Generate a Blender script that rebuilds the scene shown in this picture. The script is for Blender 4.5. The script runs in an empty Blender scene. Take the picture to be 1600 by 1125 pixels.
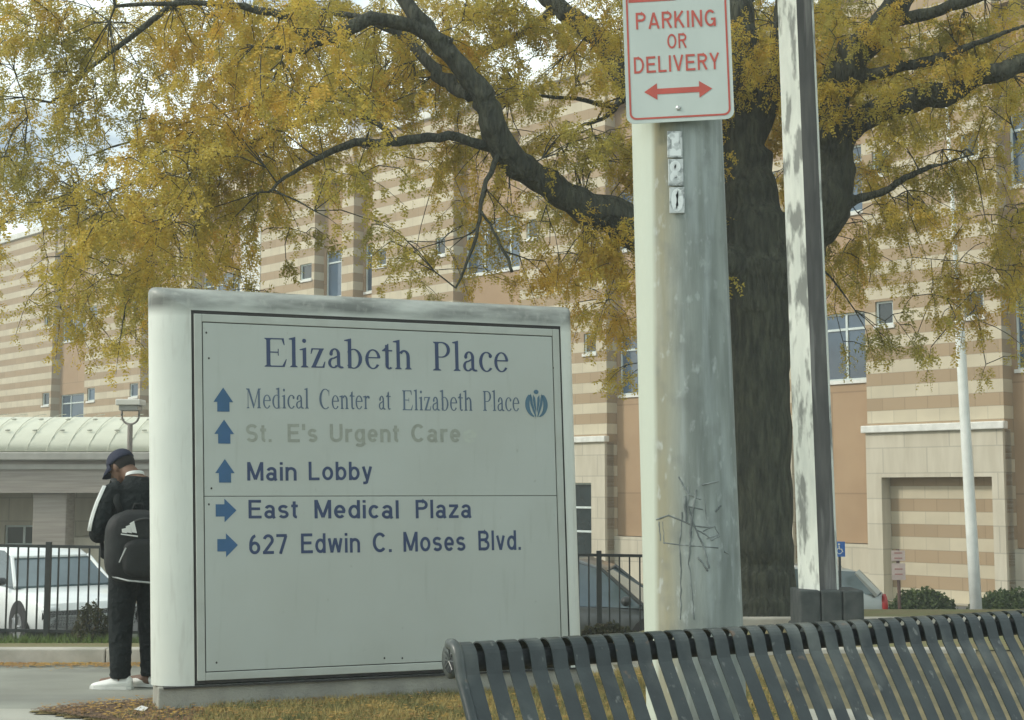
import bpy, bmesh, math, random
import numpy as np
from mathutils import Vector, Matrix
random.seed(4); rng = np.random.default_rng(11)
S = bpy.context.scene; COL = S.collection
R_ = math.radians

# ------------------------------------------------------------------ camera
W0, H0, F = 1600.0, 1125.0, 2200.0
TH = math.atan(202.5 / F)
CAMZ = 1.4
cam = bpy.data.cameras.new('camera'); co = bpy.data.objects.new('camera', cam); COL.objects.link(co)
co.location = (0, 0, CAMZ); co.rotation_euler = (math.pi/2 + TH, 0, 0)
cam.sensor_width = 36; cam.lens = 36 * F / W0; cam.clip_end = 2000; cam.clip_start = 0.05
S.camera = co
S.render.resolution_x = 1024; S.render.resolution_y = 720

# ------------------------------------------------------------------ light
SUN_EL, SUN_AZ = 34.0, -103.0      # azimuth of the sun seen from above, from +Y clockwise
w = bpy.data.worlds.new('World'); S.world = w; w.use_nodes = True
nt = w.node_tree; nt.nodes.clear()
wo = nt.nodes.new('ShaderNodeOutputWorld'); bg = nt.nodes.new('ShaderNodeBackground')
sky = nt.nodes.new('ShaderNodeTexSky'); sky.sky_type = 'NISHITA'; sky.sun_disc = False
sky.sun_elevation = R_(SUN_EL); sky.sun_rotation = R_(SUN_AZ); sky.dust_density = 3.0; sky.air_density = 1.2
tc = nt.nodes.new('ShaderNodeTexCoord'); mp = nt.nodes.new('ShaderNodeMapping'); mp.inputs['Scale'].default_value = (3, 3, 9)
nz = nt.nodes.new('ShaderNodeTexNoise'); nz.inputs['Scale'].default_value = 1.6; nz.inputs['Detail'].default_value = 7
rp = nt.nodes.new('ShaderNodeValToRGB'); rp.color_ramp.elements[0].position = .36; rp.color_ramp.elements[1].position = .56
mx = nt.nodes.new('ShaderNodeMix'); mx.data_type = 'RGBA'
nt.links.new(tc.outputs['Generated'], mp.inputs[0]); nt.links.new(mp.outputs[0], nz.inputs['Vector'])
nt.links.new(nz.outputs[0], rp.inputs[0]); nt.links.new(rp.outputs[0], mx.inputs[0])
nt.links.new(sky.outputs[0], mx.inputs[6]); mx.inputs[7].default_value = (8.4, 9.4, 9.1, 1)
nt.links.new(mx.outputs[2], bg.inputs[0]); bg.inputs[1].default_value = 0.145
nt.links.new(bg.outputs[0], wo.inputs[0])
sd = bpy.data.lights.new('sun', 'SUN'); sd.energy = 1.7; sd.angle = R_(6); sd.color = (1, .95, .85)
so = bpy.data.objects.new('sun', sd); COL.objects.link(so)
az, el = R_(SUN_AZ), R_(SUN_EL)
sdir = Vector((math.sin(az)*math.cos(el), math.cos(az)*math.cos(el), math.sin(el)))
so.rotation_euler = sdir.to_track_quat('Z', 'Y').to_euler()
S.view_settings.view_transform = 'Standard'; S.view_settings.look = 'None'; S.view_settings.gamma = 1
S.view_settings.exposure = 0.20

# ------------------------------------------------------------------ helpers
def ray(x, y):
    cx, cy = x - W0/2, y - H0/2
    return Vector((cx, F*math.cos(TH) + cy*math.sin(TH), F*math.sin(TH) - cy*math.cos(TH)))
def PY(x, y, Y):
    r = ray(x, y); return Vector((0, 0, CAMZ)) + r*(Y/r.y)
def PZ(x, y, z):
    r = ray(x, y); return Vector((0, 0, CAMZ)) + r*((z-CAMZ)/r.z)

MATS = {}
def mat(name, c1, c2=None, rough=.7, scale=8, stretch=(1,1,1), bump=0., bscale=None, metal=0., detail=6, p0=.35, p1=.65, spec=.5, coat=0):
    if name in MATS: return MATS[name]
    m = bpy.data.materials.new(name); m.use_nodes = True; n = m.node_tree; b = n.nodes['Principled BSDF']
    b.inputs['Roughness'].default_value = rough; b.inputs['Metallic'].default_value = metal
    b.inputs['Specular IOR Level'].default_value = spec; b.inputs['Coat Weight'].default_value = coat
    t = n.nodes.new('ShaderNodeTexCoord'); mp = n.nodes.new('ShaderNodeMapping'); mp.inputs['Scale'].default_value = stretch
    n.links.new(t.outputs['Object'], mp.inputs[0])
    nz = n.nodes.new('ShaderNodeTexNoise'); nz.inputs['Scale'].default_value = scale; nz.inputs['Detail'].default_value = detail
    n.links.new(mp.outputs[0], nz.inputs['Vector'])
    r = n.nodes.new('ShaderNodeValToRGB'); r.color_ramp.elements[0].position = p0; r.color_ramp.elements[1].position = p1
    c2 = c2 or tuple(v*.8 for v in c1)
    r.color_ramp.elements[0].color = (*c2, 1); r.color_ramp.elements[1].color = (*c1, 1)
    n.links.new(nz.outputs[0], r.inputs[0]); n.links.new(r.outputs[0], b.inputs['Base Color'])
    if bump:
        nb = n.nodes.new('ShaderNodeTexNoise'); nb.inputs['Scale'].default_value = bscale or scale*6; nb.inputs['Detail'].default_value = 4
        n.links.new(mp.outputs[0], nb.inputs['Vector'])
        bp = n.nodes.new('ShaderNodeBump'); bp.inputs['Strength'].default_value = bump; bp.inputs['Distance'].default_value = .02
        n.links.new(nb.outputs[0], bp.inputs['Height']); n.links.new(bp.outputs[0], b.inputs['Normal'])
    m['r'] = r.name; MATS[name] = m
    return m
def nd(m, t, **kw):
    n = m.node_tree.nodes.new(t)
    for k, v in kw.items(): setattr(n, k, v)
    return n
def layer(m, color, scale=5, stretch=(1,1,1), p0=.5, p1=.6, amount=1., loc=(0,0,0), axis=None, a0=0, a1=1, detail=6):
    """lays a stain or painted light over the base colour: noise patches, optionally limited along a local axis (from a0 to a1)"""
    n = m.node_tree; b = n.nodes['Principled BSDF']; src = b.inputs['Base Color'].links[0].from_socket
    t = nd(m, 'ShaderNodeTexCoord'); mp = nd(m, 'ShaderNodeMapping'); mp.inputs['Scale'].default_value = stretch; mp.inputs['Location'].default_value = loc
    n.links.new(t.outputs['Object'], mp.inputs[0])
    nz = nd(m, 'ShaderNodeTexNoise'); nz.inputs['Scale'].default_value = scale; nz.inputs['Detail'].default_value = detail
    n.links.new(mp.outputs[0], nz.inputs['Vector'])
    mr = nd(m, 'ShaderNodeMapRange'); mr.inputs[1].default_value = p0; mr.inputs[2].default_value = p1; mr.inputs[4].default_value = amount
    n.links.new(nz.outputs[0], mr.inputs[0]); fac = mr.outputs[0]
    if axis is not None:
        sx = nd(m, 'ShaderNodeSeparateXYZ'); n.links.new(t.outputs['Object'], sx.inputs[0])
        m2 = nd(m, 'ShaderNodeMapRange'); m2.inputs[1].default_value = a0; m2.inputs[2].default_value = a1
        n.links.new(sx.outputs[axis], m2.inputs[0])
        mu = nd(m, 'ShaderNodeMath', operation='MULTIPLY'); n.links.new(fac, mu.inputs[0]); n.links.new(m2.outputs[0], mu.inputs[1]); fac = mu.outputs[0]
    mi = nd(m, 'ShaderNodeMix', data_type='RGBA'); n.links.new(fac, mi.inputs[0]); n.links.new(src, mi.inputs[6]); mi.inputs[7].default_value = (*color, 1)
    n.links.new(mi.outputs[2], b.inputs['Base Color'])
    return m

class MB:
    def __init__(s): s.v = []; s.f = []
    def add(s, vs, fs):
        o = len(s.v); s.v += [tuple(v) for v in vs]; s.f += [tuple(i+o for i in f) for f in fs]; return s
    def box(s, x0, x1, y0, y1, z0, z1):
        vs = [(x,y,z) for z in (z0,z1) for y in (y0,y1) for x in (x0,x1)]
        return s.add(vs, [(0,2,3,1),(4,5,7,6),(0,1,5,4),(2,6,7,3),(0,4,6,2),(1,3,7,5)])
    def prism(s, poly, y0, y1):      # polygon in x,z extruded along y (y0 is the front)
        n = len(poly); vs = [(p[0],y0,p[1]) for p in poly] + [(p[0],y1,p[1]) for p in poly]
        fs = [tuple(range(n)), tuple(range(2*n-1, n-1, -1))] + [(i, i+n, (i+1)%n+n, (i+1)%n) for i in range(n)]
        return s.add(vs, fs)
    def tube(s, pts, rad, n=10, cap=True, flat=1.):
        pts = [Vector(p) for p in pts]
        if not hasattr(rad, '__len__'): rad = [rad]*len(pts)
        vs = []; up = None
        for i, p in enumerate(pts):
            t = (pts[min(i+1,len(pts)-1)] - pts[max(i-1,0)]).normalized()
            if up is None: up = Vector((0,0,1)) if abs(t.z) < .9 else Vector((0,1,0))
            a = t.cross(up).normalized(); b = a.cross(t).normalized(); up = b
            for k in range(n):
                th = 2*math.pi*k/n; vs.append(p + a*math.cos(th)*rad[i] + b*math.sin(th)*rad[i]*flat)
        fs = [(i*n+k, i*n+(k+1)%n, (i+1)*n+(k+1)%n, (i+1)*n+k) for i in range(len(pts)-1) for k in range(n)]
        if cap: fs += [tuple(range(n-1,-1,-1)), tuple((len(pts)-1)*n+k for k in range(n))]
        return s.add(vs, fs)
    def rings(s, rs, cap=True):      # list of equal-length vertex rings
        n = len(rs[0]); vs = [p for r in rs for p in r]
        fs = [(i*n+k, i*n+(k+1)%n, (i+1)*n+(k+1)%n, (i+1)*n+k) for i in range(len(rs)-1) for k in range(n)]
        if cap: fs += [tuple(range(n-1,-1,-1)), tuple((len(rs)-1)*n+k for k in range(n))]
        return s.add(vs, fs)
    def ell(s, c, r, n=16, m=10, rot=None):
        rs = []
        for j in range(1, m):
            ph = math.pi*j/m - math.pi/2; ring = []
            for k in range(n):
                v = Vector((r[0]*math.cos(ph)*math.cos(2*math.pi*k/n), r[1]*math.cos(ph)*math.sin(2*math.pi*k/n), r[2]*math.sin(ph)))
                if rot: v = rot @ v
                ring.append(v + Vector(c))
            rs.append(ring)
        return s.rings(rs)
    def build(s, name, m, parent=None, smooth=False, bevel=0, fn=None, seg=2):
        me = bpy.data.meshes.new(name); vs = [fn(Vector(v)) for v in s.v] if fn else s.v
        me.from_pydata([tuple(v) for v in vs], [], s.f); me.materials.append(m)
        bm = bmesh.new(); bm.from_mesh(me); bmesh.ops.recalc_face_normals(bm, faces=bm.faces); bm.to_mesh(me); bm.free()
        if smooth: me.polygons.foreach_set('use_smooth', [True]*len(me.polygons))
        o = bpy.data.objects.new(name, me); COL.objects.link(o)
        if parent: o.parent = parent
        if bevel:
            b = o.modifiers.new('bevel', 'BEVEL'); b.width = bevel; b.segments = seg; b.limit_method = 'ANGLE'; b.angle_limit = R_(40)
        return o
def tag(o, label, cat, group=None):
    o['label'] = label; o['category'] = cat
    if group: o['group'] = group
    return o
def thing(name, label, cat, loc=(0,0,0), rz=0, group=None):
    o = bpy.data.objects.new(name, None); COL.objects.link(o); o.location = loc; o.rotation_euler = (0,0,rz); o.empty_display_size = .1
    return tag(o, label, cat, group)
def structure(o, kind='structure'): o['kind'] = kind; return o
def npmesh(name, V, Fc, m, parent=None, smooth=False, col=None):
    """V (n,3), Fc (m,k) arrays"""
    me = bpy.data.meshes.new(name); n, k = Fc.shape
    me.vertices.add(len(V)); me.vertices.foreach_set('co', V.astype(np.float32).ravel())
    me.loops.add(n*k); me.loops.foreach_set('vertex_index', Fc.astype(np.int32).ravel())
    me.polygons.add(n); me.polygons.foreach_set('loop_start', np.arange(0, n*k, k, dtype=np.int32))
    me.update(calc_edges=True)
    if smooth: me.polygons.foreach_set('use_smooth', [True]*n)
    if col is not None:
        a = me.attributes.new('tint', 'FLOAT', 'FACE'); a.data.foreach_set('value', col.astype(np.float32))
    me.materials.append(m); o = bpy.data.objects.new(name, me); COL.objects.link(o)
    if parent: o.parent = parent
    return o
def remesh(o, vox=.012, smooth=6):
    r = o.modifiers.new('r', 'REMESH'); r.mode = 'VOXEL'; r.voxel_size = vox; r.use_smooth_shade = True
    if smooth: s_ = o.modifiers.new('s', 'SMOOTH'); s_.iterations = smooth; s_.factor = .5
    return o
# plain sans lettering drawn stroke by stroke (capital height 1)
def apts(cx, cz, rx, rz, a0, a1, n=14): return [(cx+rx*math.cos(R_(a0+(a1-a0)*k/n)), cz+rz*math.sin(R_(a0+(a1-a0)*k/n))) for k in range(n+1)]
def sans(ch, t):
    h = t/2; x = .74; P = []; 
    def S_(W, H): rz = (H-t)/4; return [apts(W/2, h+3*rz, W/2-h, rz, 25, 270)+apts(W/2, h+rz, W/2-h, rz, 90, -155)[1:]]
    def O_(W, H, z=0): return apts(W/2, z+H/2, W/2-h, H/2-h, 0, 360, 28)
    if ch == 'E': P = [[(h,0),(h,1)],[(h,1-h),(.62,1-h)],[(h,.52),(.57,.52)],[(h,h),(.64,h)]]; w = .64
    elif ch == 'S': P = S_(.66,1.0); w = .66
    elif ch == 's': P = S_(.52,x); w = .52
    elif ch == 't': P = [[(.15,.93),(.15,.22)]+apts(.27,.2,.12,.2-h,180,275,6),[(0,x-h*.8),(.33,x-h*.8)]]; w = .33
    elif ch == '.': P = [[(h,0),(h,t)]]; w = t
    elif ch == "'": P = [[(h,.66),(h,1.0)]]; w = t
    elif ch == 'U': P = [[(h,1),(h,.33)]+apts(.34,.33,.34-h,.33-h,180,360)[1:]+[(.68-h,1)]]; w = .68
    elif ch == 'r': P = [[(h,0),(h,x)],apts(.34,x-.26,.34-h,.26-h,175,80,8)]; w = .37
    elif ch == 'g': P = [O_(.56,x),[(.56-h,x),(.56-h,-.06)]+apts(.28,-.06,.28-h,.2-h,0,-160,10)]; w = .56
    elif ch == 'e': P = [apts(.28,x/2,.28-h,x/2-h,0,318,24),[(h,x/2-.01),(.56-h*.4,x/2-.01)]]; w = .56
    elif ch == 'c': P = [apts(.28,x/2,.28-h,x/2-h,42,318,22)]; w = .52
    elif ch == 'C': P = [apts(.36,.5,.36-h,.5-h,42,318,24)]; w = .68
    elif ch == 'G': P = [apts(.36,.5,.36-h,.5-h,45,340,24),[(.40,.44),(.70,.44)],[(.70-h,.0),(.70-h,.44)]]; w = .70
    elif ch == 'n': P = [[(h,0),(h,x)],apts(.28,x-.28,.28-h,.28-h,170,0,12)+[(.56-h,0)]]; w = .56
    elif ch == 'a': P = [apts(.27,x-.24,.25-h,.24-h,165,0,12)+[(.52-h,.12),(.54-h*.5,0)],apts(.25,.22,.25-h,.225-h*.9,0,360,20)]; w = .56
    elif ch == 'M': P = [[(h,0),(h,1)],[(.80-h,0),(.80-h,1)],[(h*1.1,.98),(.40,.06)],[(.80-h*1.1,.98),(.40,.06)]]; w = .80
    elif ch == 'N': P = [[(h,0),(h,1)],[(.68-h,0),(.68-h,1)],[(h,.98),(.68-h,.02)]]; w = .68
    elif ch == 'i': P = [[(h,0),(h,x)],[(h,.86),(h,1.0)]]; w = t
    elif ch in 'lI': P = [[(h,0),(h,1)]]; w = t
    elif ch == 'L': P = [[(h,0),(h,1)],[(h,h),(.56,h)]]; w = .57
    elif ch == 'o': P = [O_(.58,x)]; w = .58
    elif ch in 'O': P = [O_(.72,1)]; w = .72
    elif ch == '0': P = [O_(.54,1)]; w = .54
    elif ch == 'b': P = [[(h,0),(h,1)],O_(.57,x)]; w = .57
    elif ch == 'd': P = [[(.57-h,0),(.57-h,1)],O_(.57,x)]; w = .57
    elif ch == 'y': P = [[(h*.9,x),(.27,.03)],[(.54-h*.9,x),(.24,-.12),(.17,-.2+h*.6),(.05,-.2+h*.6)]]; w = .54
    elif ch == 'v': P = [[(h*.9,x),(.27,.02)],[(.54-h*.9,x),(.27,.02)]]; w = .54
    elif ch == 'w': P = [[(h*.9,x),(.21,.02)],[(.21,.02),(.40,x)],[(.40,x),(.59,.02)],[(.59,.02),(.80-h*.9,x)]]; w = .80
    elif ch == 'z': P = [[(.02,x-h),(.50,x-h)],[(.46,x-h),(.06,h)],[(.0,h),(.52,h)]]; w = .52
    elif ch in 'PRB':
        P = [[(h,0),(h,1)],[(h,1-h),(.36,1-h)]+apts(.36,.73,.64-.36-h,.27-h,90,-90,10)+[(h,.46+h)]]; w = .64
        if ch == 'R': P += [[(.34,.48),(.64-h*.8,0)]]
        if ch == 'B': P += [[(h,h),(.38,h)]+apts(.38,.27,.68-.38-h,.27-h*.9,-90,90,10)]; w = .68
    elif ch == 'D': P = [[(h,0),(h,1)],[(h,1-h),(.28,1-h)]+apts(.28,.5,.68-.28-h,.5-h,90,-90,16)+[(h,h)]]; w = .68
    elif ch == 'A': P = [[(h*.9,0),(.36,.97)],[(.72-h*.9,0),(.36,.97)],[(.14,.28),(.58,.28)]]; w = .72
    elif ch == 'V': P = [[(h*.9,1),(.34,.03)],[(.68-h*.9,1),(.34,.03)]]; w = .68
    elif ch == 'Y': P = [[(h*.9,1),(.33,.44)],[(.66-h*.9,1),(.33,.44)],[(.33,0),(.33,.46)]]; w = .66
    elif ch == 'K': P = [[(h,0),(h,1)],[(.62-h,1),(h,.36)],[(.26,.56),(.66-h,0)]]; w = .66
    elif ch == '6': P = [apts(.28,.32,.28-h,.32-h,0,360,24),apts(.34,.46,.34-h,.54-h,95,195,12)]; w = .56
    elif ch == '2': P = [apts(.28,.70,.28-h,.30-h,165,-25,14)+[(.07,h)],[(.0,h),(.56,h)]]; w = .56
    elif ch == '7': P = [[(0,1-h),(.54,1-h)],[(.50,1-h),(.20,0)]]; w = .54
    elif ch == '1': P = [[(.26,0),(.26,1)],[(.04,.76),(.24,.94)],[(.0,h),(.50,h)]]; w = .50
    elif ch == '8': P = [O_(.50,.53,.47),O_(.56,.56)]; w = .56
    else: w = .3
    return P, w
def strip(path, t):
    out = []; n = len(path); L = []; Rr = []
    closed = n > 3 and abs(path[0][0]-path[-1][0]) + abs(path[0][1]-path[-1][1]) < 1e-6
    def nrm2(a, b): d = math.hypot(b[0]-a[0], b[1]-a[1]) or 1; return (-(b[1]-a[1])/d, (b[0]-a[0])/d)
    for i in range(n):
        na = nrm2(path[i-1], path[i]) if i > 0 else (nrm2(path[-2], path[-1]) if closed else nrm2(path[0], path[1]))
        nb = nrm2(path[i], path[i+1]) if i < n-1 else (nrm2(path[0], path[1]) if closed else na)
        mx_, mz_ = na[0]+nb[0], na[1]+nb[1]; l = math.hypot(mx_, mz_) or 1; mx_ /= l; mz_ /= l; k = t/2/max(.5, mx_*na[0]+mz_*na[1])
        L.append((path[i][0]+mx_*k, path[i][1]+mz_*k)); Rr.append((path[i][0]-mx_*k, path[i][1]-mz_*k))
    return [[L[i], L[i+1], Rr[i+1], Rr[i]] for i in range(n-1)]
def add_word(mb, word, x0, x1, zb, zb2, cap, y, t=.16, gap=.13):
    """a word from x0 to x1, baseline zb..zb2, capital height cap, at depth y"""
    gl = [sans(c_, t) for c_ in word]; tot = sum(g_[1] for g_ in gl) + gap*(len(gl)-1); x = 0; n = 0
    for P, wd in gl:
        for path in P:
            n += 1
            for q4 in strip(path, t):
                out = []
                for px, pz in q4:
                    q = (x+px)/tot; out.append((x0+q*(x1-x0), y-.00006*(n % 20), zb+q*(zb2-zb)+pz*cap))
                mb.add(out, [(0,1,2,3)])
        x += wd+gap

# ------------------------------------------------------------------ setting: ground
def sst(a, b, x):
    t = min(1, max(0, (x-a)/(b-a))); return t*t*(3-2*t)
def gz(X, Y):
    if Y < 10: z = 0
    elif Y < 12.3: z = -.1*(Y-10)/2.3
    elif Y < 12.45: z = -.1 + .1*(Y-12.3)/.15
    elif Y < 16.8: z = -.4*(Y-12.45)/4.35
    elif Y < 21: z = -.4 - .9*(Y-16.8)/4.2
    else: z = -1.3
    if Y > 10:
        zr = 0 if Y < 16.5 else (-1.3*sst(16.5, 22, Y))
        k = sst(.8, 2.6, X); z = z*(1-k) + zr*k
    return z
def sheet(name, m, x0, x1, y0, y1, step, off, pred=None, jit=0):
    nx = max(1, int(round((x1-x0)/step))); ny = max(1, int(round((y1-y0)/step)))
    mb = MB(); idx = {}
    def vid(i, j):
        if (i,j) not in idx:
            X = x0+(x1-x0)*i/nx; Y = y0+(y1-y0)*j/ny
            idx[(i,j)] = len(mb.v); mb.v.append((X, Y, gz(X,Y)+off))
        return idx[(i,j)]
    for i in range(nx):
        for j in range(ny):
            X = x0+(x1-x0)*(i+.5)/nx; Y = y0+(y1-y0)*(j+.5)/ny
            if pred and not pred(X, Y): continue
            mb.f.append((vid(i,j), vid(i+1,j), vid(i+1,j+1), vid(i,j+1)))
    return structure(mb.build(name, m, smooth=True))
m_dirt = mat('earth', (.20,.17,.09), (.12,.11,.06), 1, 3, bump=.5, bscale=40)
m_asph = mat('asphalt', (.29,.30,.255), (.23,.235,.20), .95, 1.3, bump=.25, bscale=180)
layer(m_asph, (.12,.12,.11), scale=.7, stretch=(.4,2,1), p0=.52, p1=.7, amount=.5)
m_conc = mat('concrete', (.42,.42,.36), (.32,.32,.27), .9, 2.2, bump=.2, bscale=120)
m_lot = mat('lot_asphalt', (.12,.12,.115), (.08,.08,.08), .95, 1.1, bump=.2, bscale=90)
m_lawn = mat('lawn_soil', (.27,.20,.07), (.13,.12,.05), 1, 5, bump=.8, bscale=60)
m_mulch = mat('mulch', (.13,.085,.05), (.07,.05,.03), 1, 22, bump=1, bscale=70)
# large base terrain, its own vertices denser near the place
xs = [-900,-300,-120,-60,-30,-14,-8,-5,-3,-2,-1,0,.6,1.2,1.8,2.4,3,4,6,9,14,30,60,120,300,900]
ys = [-200,-60,-20,-5,2,5,8,9,10,11,12.3,12.45,13.5,15,16,16.8,18,19.5,21,22.5,26,34,50,80,150,400,1500]
tb = MB(); tb.v = [(X,Y,gz(X,Y)-.004) for Y in ys for X in xs]
tb.f = [(j*len(xs)+i, j*len(xs)+i+1, (j+1)*len(xs)+i+1, (j+1)*len(xs)+i) for j in range(len(ys)-1) for i in range(len(xs)-1)]
structure(tb.build('ground', m_dirt))
def island(X, Y):      # the planted island round the sign
    p = [(-3.02,9.0),(-2.82,9.25),(-2.5,9.42),(-1.2,9.95),(.6,10.9),(1.2,11.6),(1.9,11.6),(1.5,4.3),(-.6,4.3),(-2.0,8.3),(-2.55,8.7)]
    c = False; j = len(p)-1
    for i in range(len(p)):
        if (p[i][1] > Y) != (p[j][1] > Y) and X < (p[j][0]-p[i][0])*(Y-p[i][1])/(p[j][1]-p[i][1])+p[i][0]: c = not c
        j = i
    return c
sheet('driveway', m_asph, -14, 1.5, 9.15, 12.28, .1, .001, lambda X, Y: not island(X, Y) or Y > 11.5)
sheet('sidewalk', m_conc, -14, 9, 1.5, 12.2, .08, .005, lambda X, Y: not island(X, Y) and Y < 9.15 and X < 2.2)
sheet('lawn', m_lawn, -3.1, 9, 4.3, 12.2, .07, .012, island)
sheet('parking_lot', m_lot, -30, 16, 20.2, 33, .8, .006)
kb = MB(); 
for k in range(12):
    x0 = -14 + k*1.5; kb.box(x0+.004, x0+1.496, 12.3, 12.46, -.2, .035)
structure(kb.build('kerb', mat('kerb_concrete', (.48,.46,.40), (.36,.35,.30), .9, 4, bump=.2), bevel=.012))
kb = MB(); kb.box(1.9, 8.5, 14.6, 14.78, -.1, .09)
structure(kb.build('garden_kerb', MATS['kerb_concrete'], bevel=.015))
sheet('verge', mat('verge_grass', (.17,.18,.07), (.20,.16,.08), 1, 3, bump=.7), -14, 9, 12.47, 17.6, .2, .006)

# leaf litter and grass (nobody could count them)
m_litter = mat('fallen_leaf', (.42,.26,.05), (.25,.13,.04), .9, 3)
def scatter_leaves(name, n, samp, size=(.02,.045)):
    P = np.array([samp() for _ in range(n)]); th = rng.uniform(0, 2*math.pi, n); sz = rng.uniform(*size, n); tl = rng.uniform(-.35,.35,(n,2))
    c, s_ = np.cos(th), np.sin(th); V = np.zeros((n,4,3))
    for k, (a, b) in enumerate([(-1,0),(0,-.45),(1,0),(0,.45)]):
        dx = (a*c - b*s_)*sz; dy = (a*s_ + b*c)*sz
        V[:,k,0] = P[:,0]+dx; V[:,k,1] = P[:,1]+dy; V[:,k,2] = P[:,2]+.012+np.abs(tl[:,0]*dx)+np.abs(tl[:,1]*dy)
    o = npmesh(name, V.reshape(-1,3), np.arange(4*n).reshape(-1,4), m_litter); return structure(o, 'stuff')
def samp_lawn():
    while True:
        X = random.uniform(-3, 4); Y = random.uniform(7.0, 11.8)
        if island(X, Y): return (X, Y, gz(X,Y)+.015+random.random()*.03)
def samp_gutter():
    X = random.uniform(-9, -1.5); Y = 12.3 - abs(random.gauss(0,.22)); return (X, Y, gz(X,Y)+.004)
def samp_tip():
    while True:
        X = random.uniform(-3.1,-1.7); Y = random.uniform(8.4, 9.5)
        if island(X, Y): return (X, Y, gz(X,Y)+.014)
scatter_leaves('fallen_leaves', 9000, samp_lawn, (.010,.024))
scatter_leaves('gutter_leaves', 5000, samp_gutter, (.012,.028))
MATS_l = mat('mulch_chip', (.22,.13,.07), (.09,.06,.04), 1, 9)
ml = m_litter; m_litter = MATS_l; scatter_leaves('mulch_chips', 9000, samp_tip, (.006,.018)); m_litter = ml
def grass(name, n, samp, m, h=(.03,.075)):
    P = np.array([samp() for _ in range(n)]); th = rng.uniform(0, 2*math.pi, n); hh = rng.uniform(*h, n); wd = rng.uniform(.003,.006,n)
    ln = rng.normal(0,.5,(n,2))*hh[:,None]
    V = np.zeros((n,3,3)); c, s_ = np.cos(th)*wd, np.sin(th)*wd
    V[:,0] = P; V[:,0,0] -= c; V[:,0,1] -= s_; V[:,1] = P; V[:,1,0] += c; V[:,1,1] += s_
    V[:,2] = P; V[:,2,:2] += ln; V[:,2,2] += hh
    o = npmesh(name, V.reshape(-1,3), np.arange(3*n).reshape(-1,3), m); return structure(o, 'stuff')
m_grass = mat('dry_grass', (.38,.30,.11), (.17,.17,.065), 1, 3.5, p0=.4, p1=.6)
def samp_grass():
    while True:
        X = random.uniform(-2.4, 3.6); Y = random.uniform(6.8, 11.5)
        if island(X, Y) and (X > -1.9 or random.random() < .1): return (X, Y, gz(X,Y)+.008)
grass('grass', 90000, samp_grass, m_grass)
def samp_verge():
    X = random.uniform(-9, -1.5); Y = 16.9+random.gauss(0,.25); return (X, Y, gz(X,Y))
grass('verge_tufts', 9000, samp_verge, mat('green_grass', (.16,.24,.06), (.10,.14,.05), 1, 3), (.05,.14))
mb = MB(); c = PZ(219,1110,.03)
mb.add([(c.x-.035,c.y-.02,.04),(c.x+.03,c.y-.03,.03),(c.x+.045,c.y+.02,.045),(c.x,c.y+.035,.055),(c.x-.03,c.y+.02,.035)], [(0,1,3),(1,2,3),(0,3,4)])
tag(mb.build('paper_scrap', mat('paper', (.8,.8,.76))), 'small scrap of white paper litter lying on the mulch below the man', 'litter')

# ------------------------------------------------------------------ main building
m_tan = mat('tan_panel', (.42,.295,.18), (.385,.265,.16), .85, 1.2, bump=.08, bscale=60)
m_stone = mat('cream_block', (.60,.56,.45), (.53,.49,.385), .9, 2.0, stretch=(3,3,.5), bump=.08, bscale=50)
def grid_lines(m, bw, bh, mortar=.02, dark=.8):
    n = m.node_tree; b = n.nodes['Principled BSDF']; src = b.inputs['Base Color'].links[0].from_socket
    t = nd(m, 'ShaderNodeTexCoord'); sx = nd(m, 'ShaderNodeSeparateXYZ'); cb = nd(m, 'ShaderNodeCombineXYZ')
    n.links.new(t.outputs['Object'], sx.inputs[0]); n.links.new(sx.outputs[0], cb.inputs[0]); n.links.new(sx.outputs[2], cb.inputs[1])
    br = nd(m, 'ShaderNodeTexBrick'); br.inputs['Scale'].default_value = 1; br.inputs['Brick Width'].default_value = bw; br.inputs['Row Height'].default_value = bh
    br.inputs['Mortar Size'].default_value = mortar; br.inputs['Color1'].default_value = (1,1,1,1); br.inputs['Color2'].default_value = (.89,.885,.875,1); br.inputs['Mortar'].default_value = (dark,dark,dark,1)
    n.links.new(cb.outputs[0], br.inputs['Vector'])
    mi = nd(m, 'ShaderNodeMix', data_type='RGBA', blend_type='MULTIPLY'); mi.inputs[0].default_value = 1
    n.links.new(src, mi.inputs[6]); n.links.new(br.outputs[0], mi.inputs[7]); n.links.new(mi.outputs[2], b.inputs['Base Color'])
grid_lines(m_stone, 1.2, .62, .015, .72)
grid_lines(m_tan, 3.0, 2.6, .02, .72)
def stripes(name, period=.62):
    m = mat(name, (.60,.54,.40), (.54,.485,.36), .9, 1.6, bump=.06, bscale=60)
    n = m.node_tree; b = n.nodes['Principled BSDF']; src = b.inputs['Base Color'].links[0].from_socket
    t = nd(m, 'ShaderNodeTexCoord'); sx = nd(m, 'ShaderNodeSeparateXYZ'); n.links.new(t.outputs['Object'], sx.inputs[0])
    mo = nd(m, 'ShaderNodeMath', operation='MODULO'); ad = nd(m, 'ShaderNodeMath', operation='ADD'); ad.inputs[1].default_value = 62
    n.links.new(sx.outputs[2], ad.inputs[0]); n.links.new(ad.outputs[0], mo.inputs[0]); mo.inputs[1].default_value = period
    gt = nd(m, 'ShaderNodeMath', operation='GREATER_THAN'); n.links.new(mo.outputs[0], gt.inputs[0]); gt.inputs[1].default_value = period/2
    mi = nd(m, 'ShaderNodeMix', data_type='RGBA'); n.links.new(gt.outputs[0], mi.inputs[0]); n.links.new(src, mi.inputs[6]); mi.inputs[7].default_value = (.385,.29,.185,1)
    n.links.new(mi.outputs[2], b.inputs['Base Color']); grid_lines(m, .62, .31, .012, .78)
    return m
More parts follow.
